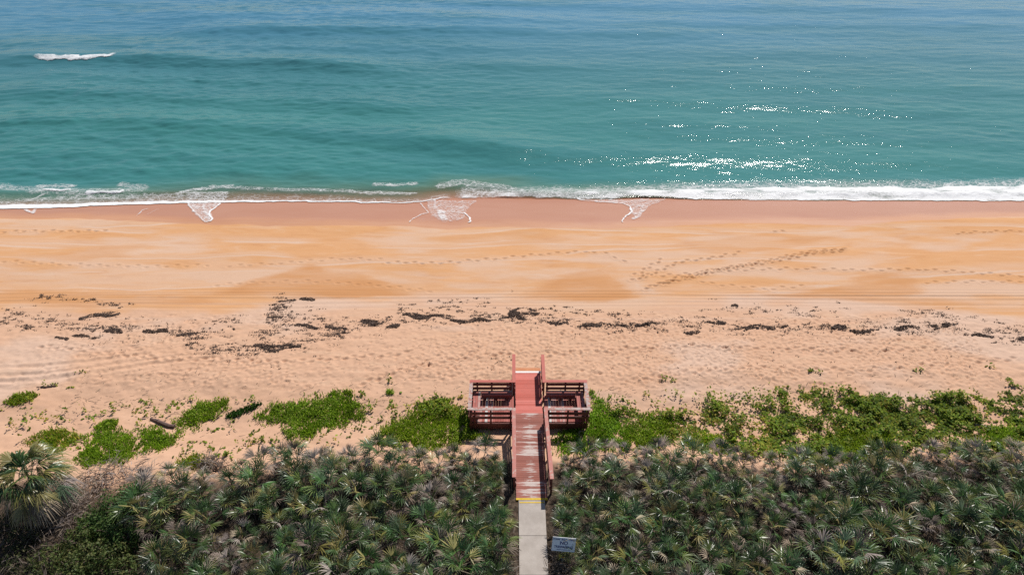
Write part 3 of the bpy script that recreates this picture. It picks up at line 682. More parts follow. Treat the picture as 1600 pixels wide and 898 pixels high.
# ------------------------------------------------------------------ foliage builders
UP = np.array([0, 0, 1.])
class Leafage:
    def __init__(s): s.v = []; s.q = []; s.c = []
    def add(s, V, Q, C):
        b = sum(len(a) for a in s.v); s.v.append(np.asarray(V, float)); s.q.append(np.asarray(Q, int)+b); s.c.append(np.asarray(C, float))
    def data(s): return np.concatenate(s.v), np.concatenate(s.q), np.concatenate(s.c)
    def mesh(s, name, mat):
        V, Q, C = s.data(); return np_mesh(name, V, Q, mat, False, None, C)
def fan_frond(lf, r, base, az, el, L, Rf, nseg, spread, col, tipcol, droop=.18, fold=.25, segw=.055, split=.35):
    p = np.array([math.cos(az)*math.cos(el), math.sin(az)*math.cos(el), math.sin(el)])
    s = np.cross(p, UP); s /= np.linalg.norm(s)+1e-9; n = np.cross(s, p)
    hub = base+p*L-UP*(.12*L*L*math.cos(el))
    # petiole
    w = s*.012
    lf.add([base-w, base+w, hub+w, hub-w], [[0, 1, 2, 3]], [col*.9]*4)
    p2 = p*math.cos(-.25)+n*math.sin(-.25)*1.0; p2 /= np.linalg.norm(p2); n2 = np.cross(s, p2)
    V = []; Q = []; C = []
    for i in range(nseg):
        a = (-.5+(i+.5)/nseg)*spread+r.normal(0, .03)
        d = p2*math.cos(a)+s*math.sin(a)-n2*fold*abs(math.sin(a)); d /= np.linalg.norm(d)
        t = -p2*math.sin(a)+s*math.cos(a)+n2*r.uniform(-.7, .7); t /= np.linalg.norm(t)
        l = Rf*(.80+.20*math.cos(a))*r.uniform(.86, 1.06)
        m = hub+d*l*split; hw = segw*l*.9
        e1 = hub+d*l*.72-UP*droop*l*.18; tip = hub+d*l-UP*droop*l*(.6+.5*r.random())
        b = len(V)
        k = r.uniform(.8, 1.2)
        V += [hub-t*.004, hub+t*.004, m+t*hw, m-t*hw, e1+t*hw*.7, e1-t*hw*.7, tip+t*.003, tip-t*.003]
        Q += [[b, b+1, b+2, b+3], [b+3, b+2, b+4, b+5], [b+5, b+4, b+6, b+7]]
        C += [col*k]*4+[(col*.6+tipcol*.4)*k]*2+[tipcol*k]*2
    lf.add(V, Q, C)
GRN = [np.array(c) for c in ((.050, .098, .024), (.040, .080, .026), (.088, .130, .070), (.092, .125, .030), (.052, .092, .038))]
YEL = [np.array(c) for c in ((.22, .20, .055), (.17, .18, .05), (.30, .25, .10))]
DED = [np.array(c) for c in ((.32, .255, .215), (.22, .17, .135), (.16, .125, .105), (.38, .30, .215), (.29, .24, .215))]
def palmetto_mesh(seed, nf, pdead, pyel, size=1.0, h0=.35):
    r = np.random.default_rng(seed); g = Leafage(); dd = Leafage()
    heads = 2 if seed % 3 == 0 else 1
    for hd in range(heads):
        o = np.array([r.uniform(-.25, .25), r.uniform(-.25, .25), h0+r.uniform(-.1, .15)])*size if heads > 1 else np.array([0, 0, h0])*size
        for k in range(nf if heads == 1 else int(nf*.65)):
            az = k*2.39996+r.normal(0, .25); t = (k+.5)/(nf if heads == 1 else nf*.65); el = R(84-62*t)+r.normal(0, .12)
            u = r.random(); dead = u < pdead*(.5+t)
            if dead: c = DED[r.integers(5)]*r.uniform(.7, 1.35); tc = c*1.05
            elif u > 1-pyel: c = YEL[r.integers(3)]; tc = c*1.1
            else: c = GRN[r.integers(5)]*r.uniform(.5, 1.7); tc = c*1.15+np.array([.20, .19, .13])*r.random()**3  # pale grey added to some green tips paints sun highlights
            fan_frond(dd if dead else g, r, o+r.normal(0, .03, 3), az, el, size*r.uniform(.30, .68), size*r.uniform(.38, .56), 12, R(r.uniform(160, 230) if not dead else r.uniform(90, 180)), c, tc, r.uniform(.0, .2) if not dead else r.uniform(.15, .5), r.uniform(.1, .4), segw=.044 if not dead else .036, split=.42)
    # brown skirt of old fronds underneath, colour darkened to stand for shade below
    for k in range(5):
        c = DED[r.integers(5)]*r.uniform(.3, .75)
        fan_frond(dd, r, np.array([0, 0, h0*.8])*size, r.uniform(0, 6.28), R(r.uniform(-22, 12)), size*r.uniform(.3, .5), size*r.uniform(.35, .5), 12, R(150), c, c, .5, segw=.03)
    return g, dd
VAR = {'green': [], 'grey': []}
for k in range(8):
    g, d = palmetto_mesh(100+k, 17, .13, .13, 1.0, .62); VAR['green'].append((g.mesh('saw_palmetto', M['leaf']), d.mesh('dead_fronds', M['dead'])))
for k in range(6):
    g, d = palmetto_mesh(200+k, 15, .55, .10, .86, .5); VAR['grey'].append((g.mesh('saw_palmetto', M['leaf']), d.mesh('dead_fronds', M['dead'])))

def blocked(x, y):
    if -.36 < x < 2.24 and y < 26: return True                        # path and ramp corridor
    if -.78 < x < 2.75 and 20.0 < y < 26: return True
    if 1.3 < x < 2.95 and 15.2 < y < 17.75: return True               # clearing at the sign
    if -3.0 < x < 4.9 and y > 24.2: return True
    if x < -15.8-.58*(y-17.5): return True                         # shrubs and dead brush at the left
    return False
def scatter(n, dmin, x0, x1, y0, y1, r, pts=(), tries=60000, edge=.0):
    P = list(pts); out = []
    for _ in range(tries):
        if len(out) >= n: break
        x = r.uniform(x0, x1); y = r.uniform(y0, y1)
        if blocked(x, y) or y > float(seaward_edge(x))+edge: continue
        if abs(x) > 3+.80*(y*_cp+27*_sp): continue
        dm = dmin
        if any((x-a)**2+(y-c)**2 < dm*dm for a, c in P): continue
        P.append((x, y)); out.append((x, y))
    return out
r3 = np.random.default_rng(21)
rim = [(sx+(0 if yy < 20.3 else -.28 if sx < 0 else .34)+r3.normal(0, .06), yy+r3.normal(0, .12)) for yy in np.arange(16.2, 23.6, .95) for sx in (-.60, 2.50) if not (sx > 0 and yy < 17.9)]
pal = rim+scatter(296-len(rim), .98, -26, 27, 15.9, 25.7, r3, rim)
for x, y in pal:
    e = float(seaward_edge(x))-y
    grey = r3.random() < (.85 if e < 1.0 else .50 if e < 2.2 else .16)
    kind = 'grey' if grey else 'green'; side = 'left' if x < .9 else 'right'
    gm, dm = VAR[kind][r3.integers(len(VAR[kind]))]
    o = link('saw_palmetto', gm, None, (x, y, float(H(np.array(x), np.array(y)))+r3.uniform(-.12, .25)+.7*(float(fbm(x*.28, y*.35, 400, 3))-.5)))
    s = r3.uniform(.85, 1.15)*(1.12+.7*(float(fbm(x*.33, y*.4, 410, 2))-.5))
    if -1.35 < x < 3.3 and y > 19.6: s = min(s, .86)*.92; o.location.z = float(H(np.array(x), np.array(y)))-.18
    o.scale = (s, s, s*r3.uniform(.9, 1.15)); o.rotation_euler = (r3.normal(0, .10), r3.normal(0, .10), r3.uniform(0, 6.28))
    c = link('dead_fronds', dm, o)
    if grey: tag(o, 'dried grey saw palmetto in the thicket %s of the boardwalk' % side, 'palmetto', 'dried grey palmettos %s of the boardwalk' % side)
    else: tag(o, 'blue green saw palmetto in the thicket %s of the boardwalk' % side, 'palmetto', 'green palmettos %s of the boardwalk' % side)
# the rest of the thicket that shows between them: one mass
low = Leafage()
SRC = []
for k in range(5):
    g, d = palmetto_mesh(300+k, 7, .6, .05, .75, .15); a = g.data(); c = d.data()
    SRC.append((np.concatenate([a[0], c[0]]), np.concatenate([a[1], c[1]+len(a[0])]), np.concatenate([a[2], c[2]])))
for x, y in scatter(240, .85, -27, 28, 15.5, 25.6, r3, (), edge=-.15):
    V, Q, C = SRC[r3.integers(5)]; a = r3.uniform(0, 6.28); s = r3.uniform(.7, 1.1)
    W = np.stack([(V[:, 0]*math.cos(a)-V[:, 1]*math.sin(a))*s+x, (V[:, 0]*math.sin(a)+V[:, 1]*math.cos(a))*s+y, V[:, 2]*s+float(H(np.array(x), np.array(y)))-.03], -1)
    low.add(W, Q, C*r3.uniform(.35, .7))  # low fronds darkened, the shade of the gaps painted into their colour
SRC2 = []
for k in range(4):
    g, d = palmetto_mesh(400+k, 14, .2, .12, 1.0, .55); a = g.data(); c = d.data()
    SRC2.append((np.concatenate([a[0], c[0]]), np.concatenate([a[1], c[1]+len(a[0])]), np.concatenate([a[2], c[2]])))
for x, y in scatter(150, 1.05, -26, 27, 11.5, 15.5, r3, ()):
    V, Q, C = SRC2[r3.integers(4)]; a = r3.uniform(0, 6.28); s = r3.uniform(.9, 1.25)
    low.add(np.stack([(V[:, 0]*math.cos(a)-V[:, 1]*math.sin(a))*s+x, (V[:, 0]*math.sin(a)+V[:, 1]*math.cos(a))*s+y, V[:, 2]*s+float(H(np.array(x), np.array(y)))-.03], -1), Q, C)
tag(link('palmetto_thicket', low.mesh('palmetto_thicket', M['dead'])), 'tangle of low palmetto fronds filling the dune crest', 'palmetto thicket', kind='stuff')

# cabbage palm at the left edge
def cabbage_palm(loc, ht):
    base = np.array(loc); t = link('cabbage_palm', None, loc=loc); r = np.random.default_rng(77)
    tag(t, 'cabbage palm with fan fronds and grey dead skirt at the left edge', 'palm tree')
    b = MB(); b.tube([(0, 0, -.3), (.05, 0, ht*.5), (.02, .02, ht)], [.24, .20, .17], 10); b.build('trunk', M['bark'], t)
    g = Leafage(); d = Leafage()
    for k in range(38):
        tt = (k+.5)/38; el = R(84-95*tt)+r.normal(0, .12); u = r.random()
        c = (YEL[r.integers(3)]*.75 if u < .22+.25*tt else GRN[r.integers(5)]*.95); tc = c*1.1+np.array([.06, .05, .02])*r.random()
        fan_frond(g, r, np.array([0, 0, ht])+r.normal(0, .05, 3), k*2.39996+r.normal(0, .2), el, r.uniform(.7, 1.25), r.uniform(.8, 1.1), 22, R(r.uniform(130, 200)), c, tc, r.uniform(.15, .7), r.uniform(.2, .6), .032, .5)
    for k in range(34):
        c = DED[r.integers(5)]*r.uniform(.85, 1.25)
        fan_frond(d, r, np.array([0, 0, ht-.15])+r.normal(0, .05, 3), k*2.39996+r.normal(0, .3), R(r.uniform(-50, 5)), r.uniform(.7, 1.3), r.uniform(.6, .95), 18, R(150), c, c*1.1, r.uniform(.5, .9), .4, .032, .5)
    link('crown', g.mesh('crown', M['leaf']), t); link('dead_skirt', d.mesh('dead_skirt', M['dead']), t)
px, py, _ = at(48, 745, z=3.0)
cabbage_palm((px, py, float(H(np.array(px), np.array(py)))), 2.2)

# leafy shrubs
def shrub(name, lobes, n, size, cols, label, cat, group=None, seed=1):
    r = np.random.default_rng(seed); cx = np.mean([l[0] for l in lobes]); cy = np.mean([l[1] for l in lobes]); cz = float(H(np.array(cx), np.array(cy)))
    lf = Leafage(); tw = MB(); V = []; Q = []; C = []
    for (x, y, rad, hh) in lobes:
        for k in range(int(n*rad*rad)):
            d = r.normal(0, 1, 3); d[2] = abs(d[2])*.9+.05; d /= np.linalg.norm(d); rr = rad*(1-.45*r.random()**2)
            lump = 1+.25*math.sin(d[0]*7+x*3)*math.cos(d[1]*6+y)
            c = np.array([x-cx+d[0]*rr*lump, y-cy+d[1]*rr*lump, d[2]*hh*lump*(rr/rad)])
            nn = d+r.normal(0, .55, 3); nn /= np.linalg.norm(nn); a = np.cross(nn, r.normal(0, 1, 3)); a /= np.linalg.norm(a); bb = np.cross(nn, a)
            s = size*r.uniform(.6, 1.2); b0 = len(V)
            V += [c-a*s, c+bb*s*.5, c+a*s, c-bb*s*.5]; Q += [[b0, b0+1, b0+2, b0+3]]
            col = np.array(cols[r.integers(len(cols))])*r.uniform(.7, 1.3); C += [col]*4
        tw.tube([(0, 0, -.06), (x-cx, y-cy, -.02)], .03, 5)
        for k in range(5):
            a = r.uniform(0, 6.28); tw.tube([(x-cx, y-cy, -.1), (x-cx+math.cos(a)*rad*.35, y-cy+math.sin(a)*rad*.35, hh*.5), (x-cx+math.cos(a)*rad*.6, y-cy+math.sin(a)*rad*.6, hh*.75)], [.03, .02, .01], 5)
    lf.add(V, Q, C); t = link(name, lf.mesh(name, M['shrub']), None, (cx, cy, cz)); tag(t, label, cat, group)
    tw.build('stem', M['bark'], t); return t
def lobe(u, v, rad, h): x, y, _ = at(u, v, z=.9+h*.6); return (x, y, rad, h)
DG = [(.050, .100, .020), (.070, .125, .026), (.040, .078, .018), (.10, .14, .035)]
shrub('leafy_shrub', [lobe(172, 785, 1.0, 1.25), lobe(205, 768, .75, 1.1), lobe(165, 815, .9, 1.0), lobe(190, 830, .8, 1.0), lobe(140, 810, .8, .9)], 1500, .07, DG, 'dark green leafy shrub between the cabbage palm and the palmettos', 'shrub', seed=4)
shrub('leafy_shrub', [lobe(130, 862, 1.0, .9), lobe(165, 858, .9, .9), lobe(105, 885, .8, .8), lobe(190, 880, .8, .7), lobe(70, 868, .8, .7), lobe(120, 835, .8, .8)], 1500, .065, [(.085, .125, .030), (.060, .10, .024), (.13, .14, .045)], 'olive green leafy shrub in the bottom left corner', 'shrub', seed=5)
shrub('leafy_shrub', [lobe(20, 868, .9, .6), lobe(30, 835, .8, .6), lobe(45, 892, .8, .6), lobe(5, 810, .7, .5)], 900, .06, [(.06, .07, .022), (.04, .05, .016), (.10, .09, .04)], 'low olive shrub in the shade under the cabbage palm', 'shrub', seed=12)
shrub('leafy_shrub', [lobe(752, 822, .38, .75), lobe(742, 835, .3, .6)], 2600, .05, [(.05, .14, .015), (.07, .18, .02)], 'small bright green shrub in the palmettos left of the path', 'shrub', seed=6)
shrub('leafy_shrub', [lobe(1266, 780, .45, .9), lobe(1256, 800, .45, .9)], 1800, .055, [(.055, .12, .02), (.08, .15, .03), (.04, .08, .02)], 'small yellow green shrub in the palmettos far right of the sign', 'shrub', seed=8)
shrub('leafy_shrub', [lobe(1312, 872, .45, .7), lobe(1322, 888, .4, .6)], 1800, .055, [(.06, .10, .02), (.09, .13, .03), (.04, .07, .02)], 'olive shrub at the bottom edge right of the sign', 'shrub', seed=9)
shrub('leafy_shrub', [lobe(1290, 812, .6, .9), lobe(1240, 800, .5, .8)], 1300, .06, DG, 'very dark shrub in a gap of the right palmettos', 'shrub', seed=10)

# tangles of dead brush
def brush(label, spots, n, seed, light=1.0):
    r = np.random.default_rng(seed); c = np.mean([at(u, v, z=.9)[:2] for u, v, _ in spots], 0); cz = float(H(np.array(c[0]), np.array(c[1])))
    lf = Leafage(); V = []; Q = []; C = []
    for u, v, rad in spots:
        x, y, _ = at(u, v, z=.95)
        for k in range(int(n*rad*rad)):
            p = np.array([x-c[0]+r.normal(0, rad*.5), y-c[1]+r.normal(0, rad*.5), abs(r.normal(0, .28))])
            a = r.uniform(0, 6.28); d = np.array([math.cos(a), math.sin(a), r.uniform(-.4, .5)])*r.uniform(.2, .65); w = np.cross(d, r.normal(0, 1, 3)); w = w/np.linalg.norm(w)*r.uniform(.006, .022)
            b0 = len(V); V += [p-w, p+w, p+d*.6+w*.8+[0, 0, .03], p+d*.6-w*.8+[0, 0, .03], p+d, p+d*1.001]; Q += [[b0, b0+1, b0+2, b0+3], [b0+3, b0+2, b0+4, b0+5]]
            col = DED[r.integers(5)]*r.uniform(.5, 1.15)*light; C += [col]*6
    lf.add(V, Q, C); tag(link('dead_brush', lf.mesh('dead_brush', M['dead']), None, (c[0], c[1], cz)), label, 'dead brush')
brush('grey dead brush between the cabbage palm and the dark shrub', [(140, 755, 1.2), (175, 738, 1.0), (115, 780, 1.0), (220, 738, .9), (120, 800, .9), (100, 815, .8), (260, 742, .5)], 220, 31, 1.3)
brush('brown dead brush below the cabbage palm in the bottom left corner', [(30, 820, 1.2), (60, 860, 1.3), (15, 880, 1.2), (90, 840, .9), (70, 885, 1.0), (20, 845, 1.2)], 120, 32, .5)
brush('dry brown brush on the ground under the notice sign', [(875, 880, .5), (900, 882, .55), (880, 895, .5), (868, 866, .3)], 500, 33, .9)
brush('dry grass along the bottom of the path left side', [(785, 890, .6), (760, 893, .6), (800, 850, .25)], 420, 34, .9)
brush('grey twiggy bush at the seaward edge near the yellow grass tuft', [(322, 716, .5), (338, 722, .4)], 900, 35, .85)

# ------------------------------------------------------------------ dune plants
def tuft_blades(P, r, h, cols, lean=.5, wid=.014):
    """upright succulent / grass shoots at points P (n,2)"""
    n = len(P); z = H(P[:, 0], P[:, 1]); b = np.column_stack([P, z])
    a = r.uniform(0, 2*np.pi, n); l = r.uniform(.05, lean, n); hh = h*r.uniform(.55, 1.15, n)*(.6+.9*fbm(P[:, 0]*1.5, P[:, 1]*1.8, 258, 3))
    d = np.column_stack([np.cos(a)*l, np.sin(a)*l, np.ones(n)])*hh[:, None]
    a2 = a+np.pi/2+r.normal(0, .5, n); w = np.column_stack([np.cos(a2), np.sin(a2), np.zeros(n)])*(wid*r.uniform(.7, 1.5, n))[:, None]
    V = np.stack([b-w, b+w, b+d*.65+w*1.1, b+d*.65-w*1.1, b+d+w*.15, b+d-w*.15], 1).reshape(-1, 3)
    i = np.arange(n)*6; Q = np.concatenate([np.column_stack([i, i+1, i+2, i+3]), np.column_stack([i+3, i+2, i+4, i+5])])
    c = np.array(cols)[r.integers(len(cols), size=n)]*r.uniform(.65, 1.35, (n, 1))*(.6+.8*fbm(P[:, 0]*1.0+5, P[:, 1]*1.3, 260, 4))[:, None]; C = np.repeat(c[:, None], 6, 1); 
    return V, Q, C.reshape(-1, 3)
def flat_leaves(P, r, size, cols, hmax=.14):
    n = len(P); cl = sstep(.40, .66, fbm(P[:, 0]*1.2, P[:, 1]*1.4, 250, 3)); z = H(P[:, 0], P[:, 1])+.02+r.uniform(0, 1, n)*hmax*(.35+2.2*cl); c = np.column_stack([P, z])
    nn = np.column_stack([r.normal(0, .45, n), r.normal(0, .45, n), np.ones(n)]); nn /= np.linalg.norm(nn, axis=1)[:, None]
    a = np.cross(nn, np.column_stack([r.normal(size=n), r.normal(size=n), r.normal(size=n)*.2])); a /= np.linalg.norm(a, axis=1)[:, None]; bb = np.cross(nn, a)
    s = (size*r.uniform(.6, 1.3, n))[:, None]
    V = np.stack([c-a*s, c+bb*s*.75, c+a*s, c-bb*s*.75], 1).reshape(-1, 3); i = np.arange(n)*4; Q = np.column_stack([i, i+1, i+2, i+3])
    k = np.array(cols)[r.integers(len(cols), size=n)]*r.uniform(.6, 1.35, (n, 1))*(.55+.9*fbm(P[:, 0]*.8+9, P[:, 1]*1.1, 255, 4))[:, None]; return V, Q, np.repeat(k[:, None], 4, 1).reshape(-1, 3)
def fill(poly_px, dens, r, nz=.35, thr=None):
    g = ground_poly(poly_px); x0, y0 = g.min(0)-.4; x1, y1 = g.max(0)+.4; n = int((x1-x0)*(y1-y0)*dens)
    X = r.uniform(x0, x1, n); Y = r.uniform(y0, y1, n)
    ok = inside(g, X+nz*2*(fbm(X*1.6, Y*1.6, 200, 4)-.5)+r.normal(0, .45*nz, n), Y+nz*2*(fbm(X*1.6, Y*1.6, 210, 4)-.5)+r.normal(0, .35*nz, n))
    if thr is not None: ok &= fbm(X*1.3, Y*1.3, 220, 4) > thr
    return np.column_stack([X[ok], Y[ok]])
GR = [(.24, .37, .022), (.19, .32, .020), (.32, .44, .035), (.14, .24, .016)]
VN = [(.14, .25, .020), (.20, .32, .024), (.075, .15, .016), (.26, .31, .035)]
YG = [(.36, .36, .04), (.46, .38, .06), (.24, .30, .035)]
r4 = np.random.default_rng(41)
PATCH = [
 ('dense bright green patch of dune plants left of the boardwalk, largest on open sand', [(400, 652), (430, 636), (470, 626), (530, 618), (565, 632), (572, 652), (540, 662), (500, 672), (470, 688), (452, 680), (448, 660), (415, 662)], GR, 1),
 ('dark green dune plant patch beside the seaward end of the brown log', [(272, 664), (290, 645), (315, 630), (352, 626), (350, 640), (325, 656), (300, 668)], GR, 1),
 ('flat dark green strip of dune plants just right of the log patch', [(352, 648), (380, 636), (410, 630), (404, 636), (375, 650), (356, 654)], [(.035, .085, .012), (.045, .10, .015)], 1),
 ('lobed bright green dune plant patch below the brown log', [(118, 722), (145, 700), (140, 684), (165, 675), (190, 680), (208, 690), (225, 676), (278, 674), (272, 690), (250, 705), (215, 708), (180, 724), (140, 726)], GR, 1),
 ('small oval green dune plant patch above the lobed patch', [(148, 670), (165, 658), (186, 660), (182, 670), (160, 675)], GR, 1),
 ('yellow green dune plant patch behind the cabbage palm', [(46, 700), (52, 684), (75, 674), (100, 672), (118, 684), (108, 700), (85, 706), (60, 708)], GR+YG[:2], 1),
 ('pale green dune plant patch at the left edge of the sand', [(5, 632), (25, 620), (50, 614), (64, 618), (50, 628), (25, 636)], GR+YG[:1], .8),
 ('yellow tipped grass tuft by the grey twiggy bush', [(272, 735), (285, 718), (300, 712), (322, 722), (320, 734), (300, 740)], GR+YG, 1),
 ('small round green plant alone above the left dune patches', [(602, 616), (606, 611), (614, 611), (618, 616), (610, 619)], GR, 1),
 ('small green sprig patch on the upper edge of the largest patch', [(536, 616), (542, 611), (552, 613), (548, 620)], GR, 1),
 ('broad green dune plant patch touching the left side of the boardwalk', [(578, 696), (596, 668), (640, 650), (660, 630), (690, 626), (715, 640), (740, 664), (760, 688), (720, 690), (700, 700), (640, 704), (610, 694)], GR, 1),
 ('bright green dune plant patch touching the right side of the boardwalk', [(866, 708), (880, 675), (905, 662), (922, 640), (928, 616), (948, 626), (952, 645), (972, 658), (985, 680), (960, 704), (910, 706)], GR, 1),
 ('mid green dune plant patch right of the boardwalk patch', [(965, 700), (980, 668), (1000, 650), (1040, 648), (1056, 664), (1050, 690), (1000, 702)], GR+YG[2:], 1),
 ('yellow edged green patch at the palmetto edge right of the boardwalk', [(1070, 690), (1085, 676), (1115, 674), (1128, 690), (1110, 700), (1085, 700)], GR+YG[:2], 1),
 ('bright green grass patch inside the vines on the right', [(1270, 712), (1290, 680), (1340, 668), (1385, 676), (1400, 700), (1340, 718), (1300, 722)], GR, 1),
 ('bright green grass patch beside the white plank', [(1530, 680), (1545, 664), (1600, 664), (1640, 676), (1640, 690), (1560, 690)], GR, 1),
]
PATCH_P = []
for label, poly, cols, k in PATCH:
    thin = 'strip' in label or 'oval' in label or 'sprig' in label or 'left edge' in label or 'alone' in label
    P = fill(poly, 600*k, r4, .07 if thin else .50)
    e = fbm(P[:, 0]*2.6, P[:, 1]*2.6, 230, 3)+(.4 if thin else 0); P = P[(e > .25)&(r4.random(len(P)) < .45+2.4*(e-.25))]
    if not len(P): continue
    PATCH_P.append(P)
    c = P.mean(0); cz = float(H(np.array(c[0]), np.array(c[1])))
    V, Q, C = tuft_blades(P, r4, .17, cols, .6, .020); Pm = P[r4.random(len(P)) < .55]; V2, Q2, C2 = flat_leaves(Pm, r4, .035, cols, .12)
    V = np.concatenate([V, V2])-np.array([c[0], c[1], cz]); Q = np.concatenate([Q, Q2+len(C)]); C = np.concatenate([C, C2])
    tag(link('dune_plant_patch', np_mesh('dune_plant_patch', V, Q, M['herb'], False, None, C), None, (c[0], c[1], cz)), label, 'ground cover', 'dense patches of dune plants')
# creeping vines and scattered sprigs: nobody could count them
vp = []
VREG = [([(1000, 640), (1060, 648), (1120, 640), (1200, 612), (1290, 606), (1380, 618), (1480, 622), (1560, 618), (1650, 612), (1650, 716), (1480, 716), (1380, 722), (1290, 730), (1200, 718), (1120, 706), (1060, 690)], 85, .42),
        ([(1200, 650), (1300, 630), (1420, 640), (1500, 640), (1640, 640), (1640, 704), (1480, 712), (1300, 724), (1150, 706)], 80, .40), ([(1320, 628), (1370, 618), (1400, 636), (1390, 660), (1340, 656)], 150, .30), ([(1420, 622), (1500, 620), (1520, 650), (1450, 660)], 150, .34),
        ([(950, 650), (985, 632), (1060, 640), (1100, 628), (1160, 620), (1200, 640), (1150, 660), (1080, 664), (1000, 650)], 62, .45),
        ([(590, 640), (630, 630), (690, 620), (725, 640), (700, 650), (640, 650)], 50, .47), ([(940, 640), (985, 640), (990, 660), (960, 664)], 60, .4)]
for poly, dn, th in VREG:
    cen = fill(poly, dn*.14, r4, .4, th)
    for c in cen:
        n = int(r4.integers(8, 30)); vp.append(c+r4.normal(0, r4.uniform(.06, .24), (n, 2)))
# single sprigs on the open sand
SPR = [(130, 582), (70, 604), (110, 606), (85, 602), (100, 657), (70, 655), (150, 650), (20, 660), (40, 664), (165, 648), (180, 645), (215, 640), (230, 650), (245, 646), (270, 630), (280, 630), (300, 622), (385, 625), (396, 624), (345, 622), (225, 665), (255, 686), (300, 700), (320, 690), (290, 708), (345, 668), (335, 672), (395, 678), (392, 690), (355, 712), (350, 700), (410, 690), (430, 690), (610, 596), (565, 618), (575, 640), (578, 655), (580, 668), (560, 670), (430, 700), (420, 702), (340, 712), (925, 612), (1036, 614), (1052, 616), (1010, 618), (970, 626), (985, 630), (1020, 632), (1090, 630), (1110, 640), (1148, 620), (1130, 622), (1150, 628), (1265, 580), (1275, 580), (1433, 580), (1440, 578), (1546, 574), (1573, 594), (1582, 604), (1594, 606), (1578, 602), (1520, 614), (1060, 650), (1100, 655), (1044, 590), (1230, 604), (330, 700), (310, 712), (120, 690), (130, 684), (125, 700), (55, 650), (190, 636), (200, 634), (240, 668), (262, 640), (300, 690), (1050, 594), (1036, 593)]
for u, v in SPR:
    x, y, _ = at(u, v); n = int(r4.integers(5, 22)); vp.append(np.array([x, y])+r4.normal(0, 1, (n, 2))*np.array([r4.uniform(.06, .22), r4.uniform(.04, .12)]))
for (u0, u1, v0, v1, n) in ((0, 400, 622, 720, 90), (380, 600, 640, 700, 40), (960, 1600, 612, 660, 60), (560, 740, 615, 650, 26)):
    for _ in range(n):
        x, y, _z = at(r4.uniform(u0, u1), r4.uniform(v0, v1)); vp.append(np.array([x, y])+r4.normal(0, .07, (int(r4.integers(2, 9)), 2)))
vp = np.concatenate(vp); vp = vp[~((vp[:, 0] > -2.4) & (vp[:, 0] < 4.3) & (vp[:, 1] > 26.1))]
yl = r4.random(len(vp)) < .04+.5*sstep(.48, .68, fbm(vp[:, 0]*.9, vp[:, 1]*1.2, 240, 3))
Va, Qa, Ca = flat_leaves(vp[~yl], r4, .075, VN, .20); Vb, Qb, Cb = flat_leaves(vp[yl], r4, .065, YG, .15)
tag(link('creeping_vines', np_mesh('creeping_vines', np.concatenate([Va, Vb]), np.concatenate([Qa, Qb+len(Va)]), M['herb'], False, None, np.concatenate([Ca, Cb]))), 'leafy creeping vines and sprigs scattered over the dune foot', 'ground cover', kind='stuff')
# dry twigs and dead stems on the sand
n = 1500; tx = r4.uniform(-26, 26, n); ty = np.where(r4.random(n) < .75, 27+r4.normal(1.2, 1.0, n), r4.uniform(26, 35, n)); ok = ~((tx > -2.6) & (tx < 4.4) & (ty < 29)); tx, ty = tx[ok], ty[ok]; n = len(tx)
a = r4.normal(0, .6, n); l = r4.uniform(.06, .35, n); z = H(tx, ty)+.015; w = r4.uniform(.006, .014, n)
dx_, dy_ = np.cos(a)*l/2, np.sin(a)*l/2; nx_, ny_ = -np.sin(a)*w, np.cos(a)*w; up = r4.uniform(0, .05, n)
V = np.stack([np.column_stack([tx-dx_-nx_, ty-dy_-ny_, z]), np.column_stack([tx+dx_-nx_, ty+dy_-ny_, z+up]), np.column_stack([tx+dx_, ty+dy_, z+up+.012]), np.column_stack([tx-dx_+nx_, ty-dy_+ny_, z+.012])], 1).reshape(-1, 3)
i = np.arange(n)*4; c = np.array(DED)[r4.integers(5, size=n)]*r4.uniform(.35, 1.0, (n, 1))
tag(link('twig_litter', np_mesh('twig_litter', V, np.column_stack([i, i+1, i+2, i+3]), M['dead'], False, None, np.repeat(c[:, None], 4, 1).reshape(-1, 3))), 'dry grey twigs and stems strewn on the upper beach', 'litter', kind='stuff')

# ------------------------------------------------------------------ driftwood
def log(pts, rad, mat, name, label, cat, twigs=()):
    W = [at(u, v) for u, v in pts]; W = [Vector((x, y, float(H(np.array(x), np.array(y)))+rad[i]*.8)) for i, (x, y, _) in enumerate(W)]
    c = W[0].copy(); c.z -= rad[0]*.8; b = MB(c); b.tube(W, list(rad), 8); o = b.build(name, M[mat], None, c); tag(o, label, cat)
log([(236, 656), (246, 659), (256, 664), (266, 668), (274, 668)], (.06, .09, .11, .12, .10), 'drift', 'driftwood_log', 'brown weathered log lying on sand beside a dark green patch', 'driftwood')
log([(1514, 660), (1534, 664), (1558, 671)], (.05, .06, .045), 'pale', 'driftwood_branch', 'bleached white branch lying across the green vines', 'driftwood')
log([(58, 606), (72, 606), (88, 603)], (.03, .05, .03), 'drift', 'driftwood_branch', 'short dark branch on the sand by the pale green left patch', 'driftwood')

